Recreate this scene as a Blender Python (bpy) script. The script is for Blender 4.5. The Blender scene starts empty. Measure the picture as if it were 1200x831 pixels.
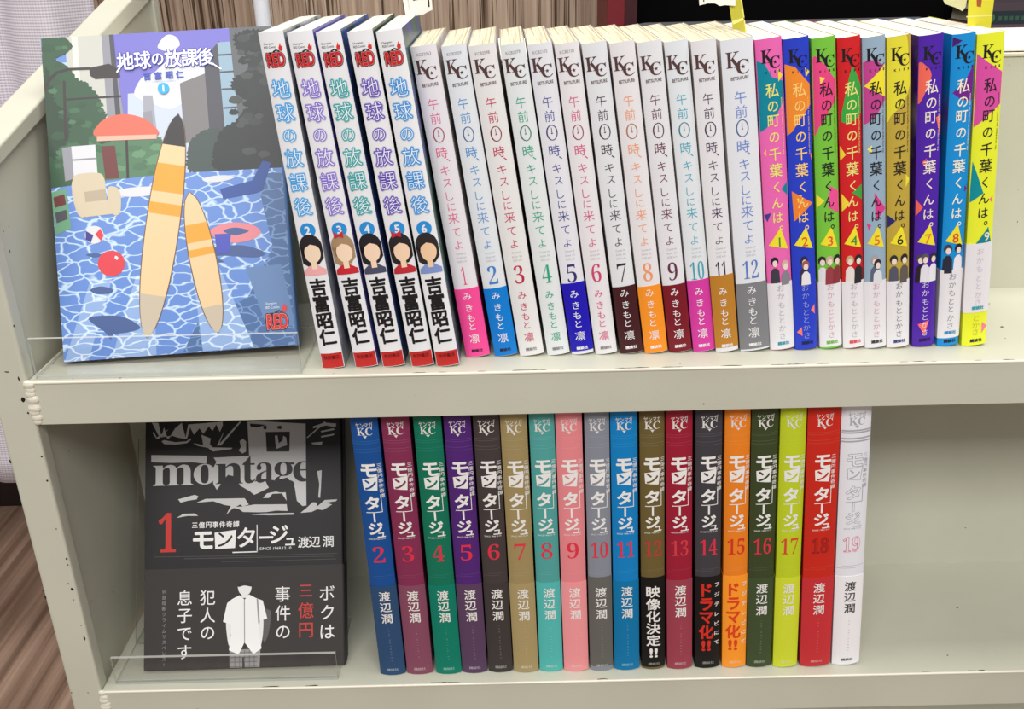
import bpy, bmesh, math, random
from mathutils import Matrix, Vector
from mathutils.geometry import tessellate_polygon

S = bpy.context.scene
COL = S.collection
MM = 0.001

# ------------------------------------------------------------------ camera, world, light, exposure
cam = bpy.data.cameras.new('camera'); cam_o = bpy.data.objects.new('camera', cam); COL.objects.link(cam_o)
cam.sensor_width = 36.0; cam.lens = 36.0 * 1133.012 / 1200.0; cam.clip_start = 0.01; cam.clip_end = 50
def cam_rows(p, y, r):
    f = Vector((-math.sin(y)*math.cos(p), math.cos(y)*math.cos(p), -math.sin(p)))
    rt = Vector((math.cos(y), math.sin(y), 0)); dn = f.cross(rt)
    c, s = math.cos(r), math.sin(r)
    return c*rt + s*dn, -s*rt + c*dn, f
rt, dn, fw = cam_rows(0.40797, -0.00199, 0.02128)
m3 = Matrix((rt, -dn, -fw)).transposed()
cam_o.matrix_world = Matrix.Translation((0.269762, -0.490860, 0.222476)) @ m3.to_4x4()
S.camera = cam_o

w = bpy.data.worlds.new('room_light'); S.world = w; w.use_nodes = True
w.node_tree.nodes['Background'].inputs[0].default_value = (1.0, 0.985, 0.965, 1)
w.node_tree.nodes['Background'].inputs[1].default_value = 0.33

def area(name, loc, target, sx, sy, power, col=(1, 0.975, 0.93)):
    l = bpy.data.lights.new(name, 'AREA'); l.shape = 'RECTANGLE'; l.size = sx; l.size_y = sy; l.energy = power; l.color = col
    o = bpy.data.objects.new(name, l); COL.objects.link(o); o.location = loc
    o.rotation_euler = (Vector(target) - Vector(loc)).to_track_quat('-Z', 'Y').to_euler()
    return o
area('ceiling_lamp_over', (0.50, 0.02, 2.05), (0.50, 0.06, 0), 2.6, 0.7, 47, (1, 0.99, 0.97))
area('ceiling_lamp_room', (0.35, -2.1, 2.0), (0.35, 0.0, 0), 3.2, 0.8, 82, (1, 0.99, 0.97))
S.view_settings.view_transform = 'Standard'; S.view_settings.look = 'None'
S.view_settings.exposure = 0.0; S.view_settings.gamma = 1.0; S.view_settings.use_curve_mapping = False

# ------------------------------------------------------------------ materials
def lin(c):
    return tuple(((v/255)/12.92 if v/255 <= 0.04045 else ((v/255+0.055)/1.055)**2.4) for v in c) + (1,)
MATS = {}
def mat(col, rough=0.38, spec=0.35, key=None):
    k = key or (tuple(col), rough, spec)
    if k in MATS: return MATS[k]
    m = bpy.data.materials.new('ink_%d_%d_%d' % tuple(col)); m.use_nodes = True
    b = m.node_tree.nodes['Principled BSDF']
    b.inputs['Base Color'].default_value = lin(col); b.inputs['Roughness'].default_value = rough
    b.inputs['Specular IOR Level'].default_value = spec
    MATS[k] = m
    return m
def nt(name, rough=0.5, spec=0.4):
    m = bpy.data.materials.new(name); m.use_nodes = True; t = m.node_tree
    b = t.nodes['Principled BSDF']; b.inputs['Roughness'].default_value = rough; b.inputs['Specular IOR Level'].default_value = spec
    return m, t, b
def node(t, kind, **kw):
    n = t.nodes.new(kind)
    for k, v in kw.items():
        if k.startswith('i_'): n.inputs[k[2:].replace('_', ' ')].default_value = v
        else: setattr(n, k, v)
    return n
def ramp(t, stops, interp='LINEAR'):
    r = t.nodes.new('ShaderNodeValToRGB'); r.color_ramp.interpolation = interp
    e = r.color_ramp.elements
    while len(e) < len(stops): e.new(0.5)
    for el, (p, c) in zip(e, stops): el.position = p; el.color = lin(c)
    return r

def mat_paint(name, col):
    m, t, b = nt(name, 0.42, 0.4)
    tc = node(t, 'ShaderNodeTexCoord')
    n = node(t, 'ShaderNodeTexNoise', i_Scale=9.0, i_Detail=5.0)
    t.links.new(tc.outputs['Object'], n.inputs['Vector'])
    c2 = tuple(int(v*0.955) for v in col)
    r = ramp(t, [(0.3, c2), (0.7, col)]); t.links.new(n.outputs['Fac'], r.inputs[0])
    # sparse pin-head chips in the enamel
    n2 = node(t, 'ShaderNodeTexNoise', i_Scale=210.0, i_Detail=1.0)
    t.links.new(tc.outputs['Object'], n2.inputs['Vector'])
    r2 = ramp(t, [(0.80, (0, 0, 0)), (0.815, (255, 255, 255))]); t.links.new(n2.outputs['Fac'], r2.inputs[0])
    mx = node(t, 'ShaderNodeMix', data_type='RGBA'); mx.inputs[7].default_value = lin((70, 60, 48))
    t.links.new(r2.outputs[0], mx.inputs[0]); t.links.new(r.outputs[0], mx.inputs[6]); t.links.new(mx.outputs[2], b.inputs['Base Color'])
    n3 = node(t, 'ShaderNodeTexNoise', i_Scale=420.0, i_Detail=2.0); t.links.new(tc.outputs['Object'], n3.inputs['Vector'])
    bp = node(t, 'ShaderNodeBump', i_Strength=0.06, i_Distance=0.001); t.links.new(n3.outputs['Fac'], bp.inputs['Height']); t.links.new(bp.outputs[0], b.inputs['Normal'])
    return m
PAINT = mat_paint('beige_enamel', (197, 196, 179))
CHIP = mat((38, 32, 27), 0.8, 0.1)
WELD = mat((216, 211, 194), 0.3, 0.5)

def mat_pages(name, c1, c2):
    m, t, b = nt(name, 0.85, 0.1)
    tc = node(t, 'ShaderNodeTexCoord'); mp = node(t, 'ShaderNodeMapping'); mp.inputs['Scale'].default_value = (1100, 14, 14)
    n = node(t, 'ShaderNodeTexNoise', i_Scale=1.0, i_Detail=3.0)
    t.links.new(tc.outputs['Object'], mp.inputs[0]); t.links.new(mp.outputs[0], n.inputs['Vector'])
    r = ramp(t, [(0.28, c2), (0.5, c1), (0.8, tuple(min(255, v+8) for v in c1))]); t.links.new(n.outputs['Fac'], r.inputs[0]); t.links.new(r.outputs[0], b.inputs['Base Color'])
    bp = node(t, 'ShaderNodeBump', i_Strength=0.35, i_Distance=0.0006); t.links.new(n.outputs['Fac'], bp.inputs['Height']); t.links.new(bp.outputs[0], b.inputs['Normal'])
    return m
PAGES_OLD = mat_pages('paper_edges_yellowed', (208, 201, 176), (160, 146, 114))
PAGES_NEW = mat_pages('paper_edges', (222, 217, 203), (188, 180, 162))

def mat_cover_art(name, cols, scale=28):
    m, t, b = nt(name, 0.35, 0.4)
    tc = node(t, 'ShaderNodeTexCoord'); n = node(t, 'ShaderNodeTexNoise', i_Scale=scale, i_Detail=4.0)
    t.links.new(tc.outputs['Object'], n.inputs['Vector'])
    st = [(0.30 + 0.4*i/(max(1, len(cols)-1)), c) for i, c in enumerate(cols)]
    r = ramp(t, st); t.links.new(n.outputs['Fac'], r.inputs[0]); t.links.new(r.outputs[0], b.inputs['Base Color'])
    return m

def mat_water(name, base, light, sc):
    m, t, b = nt(name, 0.35, 0.35)
    tc = node(t, 'ShaderNodeTexCoord'); mp = node(t, 'ShaderNodeMapping'); mp.inputs['Scale'].default_value = (1, 1, 1.9)
    nz = node(t, 'ShaderNodeTexNoise', i_Scale=60.0, i_Detail=2.0)
    ad = node(t, 'ShaderNodeMix', data_type='VECTOR'); ad.inputs[0].default_value = 0.012
    v = node(t, 'ShaderNodeTexVoronoi', feature='DISTANCE_TO_EDGE', i_Scale=sc)
    t.links.new(tc.outputs['Object'], mp.inputs[0]); t.links.new(mp.outputs[0], nz.inputs['Vector'])
    t.links.new(mp.outputs[0], ad.inputs[4]); t.links.new(nz.outputs['Color'], ad.inputs[5]); t.links.new(ad.outputs[1], v.inputs['Vector'])
    r = ramp(t, [(0.0, light), (0.018, light), (0.075, base)]); t.links.new(v.outputs['Distance'], r.inputs[0]); t.links.new(r.outputs[0], b.inputs['Base Color'])
    return m

def mat_acrylic():
    m = bpy.data.materials.new('clear_acrylic'); m.use_nodes = True; t = m.node_tree; t.nodes.clear()
    o = node(t, 'ShaderNodeOutputMaterial'); tr = node(t, 'ShaderNodeBsdfTransparent'); tr.inputs[0].default_value = (0.985, 0.985, 0.985, 1)
    g = node(t, 'ShaderNodeBsdfGlossy'); g.inputs['Roughness'].default_value = 0.03
    lw = node(t, 'ShaderNodeLayerWeight'); pw = node(t, 'ShaderNodeMath', operation='POWER'); pw.inputs[1].default_value = 5.0; t.links.new(lw.outputs['Facing'], pw.inputs[0])
    fr = node(t, 'ShaderNodeMath', operation='MULTIPLY_ADD'); fr.inputs[1].default_value = 0.6; fr.inputs[2].default_value = 0.02; t.links.new(pw.outputs[0], fr.inputs[0]); mx = node(t, 'ShaderNodeMixShader')
    t.links.new(fr.outputs[0], mx.inputs[0]); t.links.new(tr.outputs[0], mx.inputs[1]); t.links.new(g.outputs[0], mx.inputs[2]); t.links.new(mx.outputs[0], o.inputs[0])
    return m
def mat_acrylic_edge():
    m = bpy.data.materials.new('acrylic_cut_edge'); m.use_nodes = True; t = m.node_tree; t.nodes.clear()
    o = node(t, 'ShaderNodeOutputMaterial'); tr = node(t, 'ShaderNodeBsdfTransparent'); tr.inputs[0].default_value = (0.75, 0.78, 0.77, 1)
    d = node(t, 'ShaderNodeBsdfPrincipled'); d.inputs['Base Color'].default_value = lin((214, 214, 205)); d.inputs['Roughness'].default_value = 0.25
    mx = node(t, 'ShaderNodeMixShader'); mx.inputs[0].default_value = 0.6
    t.links.new(tr.outputs[0], mx.inputs[1]); t.links.new(d.outputs[0], mx.inputs[2]); t.links.new(mx.outputs[0], o.inputs[0])
    return m
ACRYL, ACRYL_EDGE = mat_acrylic(), mat_acrylic_edge()

def mat_wall():
    m, t, b = nt('wood_grain_wall_panel', 0.6, 0.2)
    tc = node(t, 'ShaderNodeTexCoord'); mp = node(t, 'ShaderNodeMapping'); mp.inputs['Scale'].default_value = (1, 1, 0.012)
    mp.inputs['Rotation'].default_value = (0, 0.0, 0)
    t.links.new(tc.outputs['Object'], mp.inputs[0])
    n = node(t, 'ShaderNodeTexNoise', i_Scale=150.0, i_Detail=4.0, i_Roughness=0.65); t.links.new(mp.outputs[0], n.inputs['Vector'])
    r = ramp(t, [(0.30, (92, 72, 58)), (0.40, (142, 120, 102)), (0.52, (168, 146, 126)), (0.68, (190, 168, 148))]); t.links.new(n.outputs['Fac'], r.inputs[0])
    n2 = node(t, 'ShaderNodeTexNoise', i_Scale=330.0, i_Detail=2.0); t.links.new(mp.outputs[0], n2.inputs['Vector'])
    r2 = ramp(t, [(0.36, (120, 108, 98)), (0.42, (255, 255, 255))]); t.links.new(n2.outputs['Fac'], r2.inputs[0])
    mx = node(t, 'ShaderNodeMix', data_type='RGBA', blend_type='MULTIPLY'); mx.inputs[0].default_value = 1.0
    t.links.new(r.outputs[0], mx.inputs[6]); t.links.new(r2.outputs[0], mx.inputs[7]); t.links.new(mx.outputs[2], b.inputs['Base Color'])
    return m
def mat_floor():
    m, t, b = nt('brown_vinyl_floor', 0.45, 0.3)
    tc = node(t, 'ShaderNodeTexCoord'); mp = node(t, 'ShaderNodeMapping'); mp.inputs['Rotation'].default_value = (0, 0, math.radians(-9)); mp.inputs['Scale'].default_value = (1, 0.02, 1)
    t.links.new(tc.outputs['Object'], mp.inputs[0])
    n = node(t, 'ShaderNodeTexNoise', i_Scale=60.0, i_Detail=5.0, i_Roughness=0.62); t.links.new(mp.outputs[0], n.inputs['Vector'])
    r = ramp(t, [(0.30, (86, 66, 54)), (0.45, (116, 93, 78)), (0.57, (140, 115, 99)), (0.72, (164, 139, 122))]); t.links.new(n.outputs['Fac'], r.inputs[0]); t.links.new(r.outputs[0], b.inputs['Base Color'])
    return m
def mat_curtain():
    m = bpy.data.materials.new('sheer_white_weave'); m.use_nodes = True; t = m.node_tree
    b = t.nodes['Principled BSDF']; b.inputs['Roughness'].default_value = 0.9; b.inputs['Specular IOR Level'].default_value = 0.05
    uv = node(t, 'ShaderNodeUVMap')
    sx = node(t, 'ShaderNodeSeparateXYZ'); t.links.new(uv.outputs[0], sx.inputs[0])
    def wave(sock, k):
        a = node(t, 'ShaderNodeMath', operation='MULTIPLY'); a.inputs[1].default_value = k; t.links.new(sock, a.inputs[0])
        s = node(t, 'ShaderNodeMath', operation='SINE'); t.links.new(a.outputs[0], s.inputs[0])
        return s
    wx, wy = wave(sx.outputs[0], 2*math.pi/0.0032), wave(sx.outputs[1], 2*math.pi/0.0026)
    mxm = node(t, 'ShaderNodeMath', operation='MULTIPLY_ADD'); mxm.inputs[1].default_value = 0.55
    t.links.new(wx.outputs[0], mxm.inputs[0]); t.links.new(wy.outputs[0], mxm.inputs[2])
    mr = node(t, 'ShaderNodeMapRange'); mr.inputs[1].default_value = -0.9; mr.inputs[2].default_value = 0.5; t.links.new(mxm.outputs[0], mr.inputs[0])
    r = ramp(t, [(0.0, (205, 197, 206)), (1.0, (247, 243, 250))]); t.links.new(mr.outputs[0], r.inputs[0]); t.links.new(r.outputs[0], b.inputs['Base Color'])
    tl = node(t, 'ShaderNodeBsdfTranslucent'); t.links.new(r.outputs[0], tl.inputs[0])
    mx = node(t, 'ShaderNodeMixShader'); mx.inputs[0].default_value = 0.3
    out = t.nodes['Material Output']; t.links.new(b.outputs[0], mx.inputs[1]); t.links.new(tl.outputs[0], mx.inputs[2]); t.links.new(mx.outputs[0], out.inputs[0])
    return m

# ------------------------------------------------------------------ object helpers
def new_obj(name, mesh, parent=None):
    o = bpy.data.objects.new(name, mesh); COL.objects.link(o)
    if parent: o.parent = parent
    return o
def tag(o, label=None, cat=None, group=None, kind=None):
    if label: o['label'] = label
    if cat: o['category'] = cat
    if group: o['group'] = group
    if kind: o['kind'] = kind
    return o
def empty(name, loc, label, cat, group=None):
    o = bpy.data.objects.new(name, None); COL.objects.link(o); o.location = Vector(loc)*MM; o.empty_display_size = 0.01
    return tag(o, label, cat, group)
class Shape:
    """collects solids (mm) with a material per face, ends as one mesh object"""
    def __init__(s): s.v, s.f, s.m, s.mats = [], [], [], []
    def mi(s, m):
        if m not in s.mats: s.mats.append(m)
        return s.mats.index(m)
    def face(s, pts, m):
        b = len(s.v); s.v += [tuple(p) for p in pts]; s.f.append(tuple(range(b, b+len(pts)))); s.m.append(s.mi(m))
    def box(s, x0, x1, y0, y1, z0, z1, m, top=None):
        b = len(s.v); s.v += [(x, y, z) for z in (z0, z1) for y in (y0, y1) for x in (x0, x1)]
        for i, q in enumerate(((0, 2, 3, 1), (4, 5, 7, 6), (0, 1, 5, 4), (2, 6, 7, 3), (0, 4, 6, 2), (1, 3, 7, 5))):
            s.f.append(tuple(b+k for k in q)); s.m.append(s.mi(top if (top and i == 1) else m))
    def prism(s, pts, axis, a0, a1, m):
        """closed 2D outline extruded along an axis: 'x' -> pts are (y, z); 'y' -> (x, z); 'z' -> (x, y)"""
        P = {'x': lambda p, a: (a, p[0], p[1]), 'y': lambda p, a: (p[0], a, p[1]), 'z': lambda p, a: (p[0], p[1], a)}[axis]
        n = len(pts); b = len(s.v); s.v += [P(p, a0) for p in pts] + [P(p, a1) for p in pts]
        s.f.append(tuple(b+i for i in range(n))); s.f.append(tuple(b+n+i for i in reversed(range(n)))); s.m += [s.mi(m)]*2
        for i in range(n):
            j = (i+1) % n; s.f.append((b+i, b+n+i, b+n+j, b+j)); s.m.append(s.mi(m))
    def tube(s, p0, p1, r, m, n=20):
        p0, p1 = Vector(p0), Vector(p1); d = (p1-p0).normalized(); a = d.orthogonal().normalized(); c = d.cross(a)
        ring = [(math.cos(2*math.pi*i/n), math.sin(2*math.pi*i/n)) for i in range(n)]
        b = len(s.v); s.v += [tuple(p + r*(x*a+y*c)) for p in (p0, p1) for x, y in ring]
        for i in range(n): s.f.append((b+i, b+(i+1) % n, b+n+(i+1) % n, b+n+i)); s.m.append(s.mi(m))
        s.f.append(tuple(b+i for i in reversed(range(n)))); s.f.append(tuple(b+n+i for i in range(n))); s.m += [s.mi(m)]*2
    def build(s, name, parent=None, bevel=0, smooth=False, seg=2, fix=True):
        me = bpy.data.meshes.new(name); me.from_pydata([tuple(c*MM for c in p) for p in s.v], [], s.f)
        for m in s.mats: me.materials.append(m)
        me.polygons.foreach_set('material_index', s.m)
        if fix:
            bm = bmesh.new(); bm.from_mesh(me); bmesh.ops.recalc_face_normals(bm, faces=bm.faces); bm.to_mesh(me); bm.free()
        if smooth: me.shade_smooth()
        o = new_obj(name, me, parent)
        if bevel:
            md = o.modifiers.new('bevel', 'BEVEL'); md.width = bevel*MM; md.segments = seg; md.limit_method = 'ANGLE'; md.angle_limit = math.radians(40); md.harden_normals = False
        return o

# ------------------------------------------------------------------ lettering
GLYPH = {}
def glyph(s, bold=0.0):
    """triangulated lettering, em = 1, centred on its own box: (points, triangles, width, height)"""
    k = (s, round(bold, 3))
    if k not in GLYPH:
        c = bpy.data.curves.new('letter', 'FONT'); c.body = s; c.resolution_u = 3; c.offset = bold
        o = bpy.data.objects.new('letter', c); COL.objects.link(o)
        ev = o.evaluated_get(bpy.context.evaluated_depsgraph_get()); me = ev.to_mesh(); me.calc_loop_triangles()
        v = [(p.co.x, p.co.y) for p in me.vertices]; t = [tuple(x.vertices) for x in me.loop_triangles]
        ev.to_mesh_clear(); bpy.data.objects.remove(o); bpy.data.curves.remove(c)
        xs, ys = [p[0] for p in v], [p[1] for p in v]
        cx, cy = (min(xs)+max(xs))/2, (min(ys)+max(ys))/2
        GLYPH[k] = ([(x-cx, y-cy) for x, y in v], t, max(xs)-min(xs), max(ys)-min(ys))
    return GLYPH[k]
SB = {c: chr(0x1D7CE+i) for i, c in enumerate('0123456789')}
SB.update({chr(65+i): chr(0x1D400+i) for i in range(26)}); SB.update({chr(97+i): chr(0x1D41A+i) for i in range(26)})
def serif(s): return ''.join(SB.get(c, c) for c in s)

def smooth_loop(pts, n=5):
    out = []; N = len(pts)
    for i in range(N):
        p0, p1, p2, p3 = (Vector(pts[(i+k-1) % N]) for k in range(4))
        for j in range(n):
            t = j/n
            out.append(tuple(0.5*((2*p1) + (p2-p0)*t + (2*p0-5*p1+4*p2-p3)*t*t + (3*p1-p0-3*p2+p3)*t**3)))
    return out
def leafy(pts, k=1.5, seed=3):
    rnd = random.Random(seed); out = []
    for i, p in enumerate(pts):
        q = pts[(i+1) % len(pts)]; d = Vector((q[0]-p[0], q[1]-p[1])); L = d.length; n = max(1, int(L/2.2)); nr = Vector((d.y, -d.x)).normalized() if L > 1e-6 else Vector((0, 0))
        for j in range(n):
            a = Vector(p) + d*(j/n); out.append(tuple(a)); out.append(tuple(a + d*(.5/n) + nr*rnd.uniform(-.1, 1)*k*(1 if L < 12 else .5)))
    return out
class Print:
    """artwork printed on a face: 2D shapes (u across, v up, mm) in paint order"""
    def __init__(s): s.items = []
    def tri(s, v, t, m, layer): s.items.append((v, t, m, layer))
    def poly(s, pts, m, layer, smooth=False):
        if smooth: pts = smooth_loop(pts)
        tr = tessellate_polygon([[Vector((x, y, 0)) for x, y in pts]])
        s.tri([tuple(p) for p in pts], tr, m, layer)
    def rect(s, u0, u1, v0, v1, m, layer): s.poly([(u0, v0), (u1, v0), (u1, v1), (u0, v1)], m, layer)
    def disc(s, u, v, rx, ry, m, layer, n=24): s.poly([(u+rx*math.cos(2*math.pi*i/n), v+ry*math.sin(2*math.pi*i/n)) for i in range(n)], m, layer)
    def text(s, st, u, v, em, m, layer, bold=0.0, sx=1.0, sy=1.0, rot=0.0, fit=None):
        thick = max(bold, 0.0); g, t, gw, gh = glyph(st, min(bold, 0.0))
        if fit:
            kx = fit[0]/max(gw+2*thick, 1e-6) if fit[0] else fit[1]/(gh+2*thick)
            ky = fit[1]/max(gh+2*thick, 1e-6) if fit[1] else kx
        else: kx, ky = em*sx, em*sy
        c, sn = math.cos(rot), math.sin(rot)
        steps = [(0, 0)] if thick < .001 else [(thick*math.cos(a*math.pi/4), thick*math.sin(a*math.pi/4)) for a in range(8)] + ([(0, 0)] if thick > .05 else [])
        for i, (dx, dy) in enumerate(steps):    # a heavier face: the strokes widened all round
            s.tri([(u + c*(x+dx)*kx - sn*(y+dy)*ky, v + sn*(x+dx)*kx + c*(y+dy)*ky) for x, y in g], t, m, layer + .1*i)
    def emit(s, shape, place, u0, u1, v0, v1, off0=0.05, cuts=0):
        """clip to the face, slice so it can follow the curve, and append to a Shape"""
        bm = bmesh.new()
        for k, (v, t, m, layer) in enumerate(s.items):
            mi = shape.mi(m)
            vs = [bm.verts.new((x, layer, y)) for x, y in v]
            for a, b, c in t:
                if len({a, b, c}) < 3: continue
                try: f = bm.faces.new((vs[a], vs[b], vs[c])); f.material_index = mi
                except ValueError: pass
        def cut(co, no, clear):
            bmesh.ops.bisect_plane(bm, geom=bm.verts[:]+bm.edges[:]+bm.faces[:], plane_co=co, plane_no=no, clear_outer=clear, dist=1e-5)
        cut((u1, 0, 0), (1, 0, 0), True); cut((u0, 0, 0), (-1, 0, 0), True); cut((0, 0, v1), (0, 0, 1), True); cut((0, 0, v0), (0, 0, -1), True)
        for i in range(1, cuts): cut((u0 + (u1-u0)*i/cuts, 0, 0), (1, 0, 0), False)
        bm.verts.index_update(); base = len(shape.v)
        for v in bm.verts: shape.v.append(place(v.co.x, v.co.z, off0 + 0.03*v.co.y))
        for f in bm.faces:
            ids = [v.index for v in f.verts]
            shape.f.append(tuple(base+i for i in (ids if f.normal.y < 0 else reversed(ids)))); shape.m.append(f.material_index)
        bm.free()
def shell(shape, path, z0, z1, th, mats):
    """bent sheet: a path in (x, y) with thickness th to its left, extruded z0..z1; mats = one material per segment"""
    n = len(path); inner = []
    for i in range(n):
        a, b = Vector(path[max(0, i-1)]), Vector(path[min(n-1, i+1)]); d = (b-a).normalized(); inner.append((path[i][0]-d.y*th, path[i][1]+d.x*th))
    base = len(shape.v)
    for z in (z0, z1):
        for p in list(path) + inner: shape.v.append((p[0], p[1], z))
    for i in range(n-1):
        m = shape.mi(mats[i]); o, q = base+i, base+i+1; oi, qi = o+n, q+n; T = 2*n
        for f in ((o, q, q+T, o+T), (qi, oi, oi+T, qi+T), (o+T, q+T, qi+T, oi+T), (q, o, oi, qi)): shape.f.append(f); shape.m.append(m)
    for i in (0, n-1):
        o = base+i; f = (o, o+n, o+3*n, o+2*n); shape.f.append(f if i else f[::-1]); shape.m.append(shape.mi(mats[min(i, n-2)]))

# ------------------------------------------------------------------ book builder (spine towards the reader)
def bulge(t, s): return s*abs(t)**2.4
def spine_path(w, d, s, grow=0.0, n=12):
    p = [(-grow, d), (-grow, s+3)]
    for i in range(n+1):
        t = -1+2*i/n; p.append((w/2 + t*(w/2+grow), bulge(t, s)-grow))
    return p + [(w+grow, s+3), (w+grow, d)]
def make_book(root, w, d, h, s, spine_mat, side_mat, pr, page_mat, band=None):
    """band: (z0, z1, material, side material, Print)"""
    path = spine_path(w, d, s)
    place = lambda g: (lambda u, v, off: (u, bulge((u-w/2)/(w/2), s)-off-g, v))
    sh = Shape(); nseg = len(path)-1
    shell(sh, path, 0, h, 0.2, [side_mat if i < 2 or i > nseg-3 else spine_mat for i in range(nseg)])
    pr.emit(sh, place(0), 0.25, w-0.25, 0.2, h-0.2, cuts=8)
    sh.build('jacket', root, fix=False)
    pg = Shape(); k = 8
    out = [(0.4, d-1.2), (0.4, s+1)] + [(w/2+t*(w/2-0.5), bulge(t, s)+0.5) for t in [-1+2*i/k for i in range(k+1)]] + [(w-0.4, s+1), (w-0.4, d-1.2)]
    pg.prism(out, 'z', 1.0, h-0.15, page_mat)
    pg.build('page_block', root)
    if band:
        z0, z1, bm_, bs_, bp = band; bsh = Shape(); gp = spine_path(w, d-8, s, 0.22)
        shell(bsh, gp, z0, z1, 0.18, [bs_ if i < 2 or i > nseg-3 else bm_ for i in range(nseg)])
        bp.emit(bsh, place(0.22), 0.1, w-0.1, z0, z1, cuts=8)
        bsh.build('paper_band', root, fix=False)
def settle(rows, X, wd, lean, h):
    """keep every spine a hair narrower than the room its right neighbour leaves"""
    out = [list(r) for r in rows]
    for a, b in zip(out, out[1:]):
        low = b[X]-a[X]; top = low - h*(math.sin(b[lean])-math.sin(a[lean]))
        a[wd] = min(a[wd], min(low, top)*math.cos(a[lean])-0.55)
    return out
def book_root(label, group, x, y, z, lean, yaw=0.0):
    r = empty('manga_book', (x, y, z), label, 'book', group)
    r.matrix_world = Matrix.Translation(Vector((x, y, z))*MM) @ Matrix.Rotation(yaw, 4, 'Z') @ Matrix.Rotation(-lean, 4, 'Y')
    return r

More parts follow.
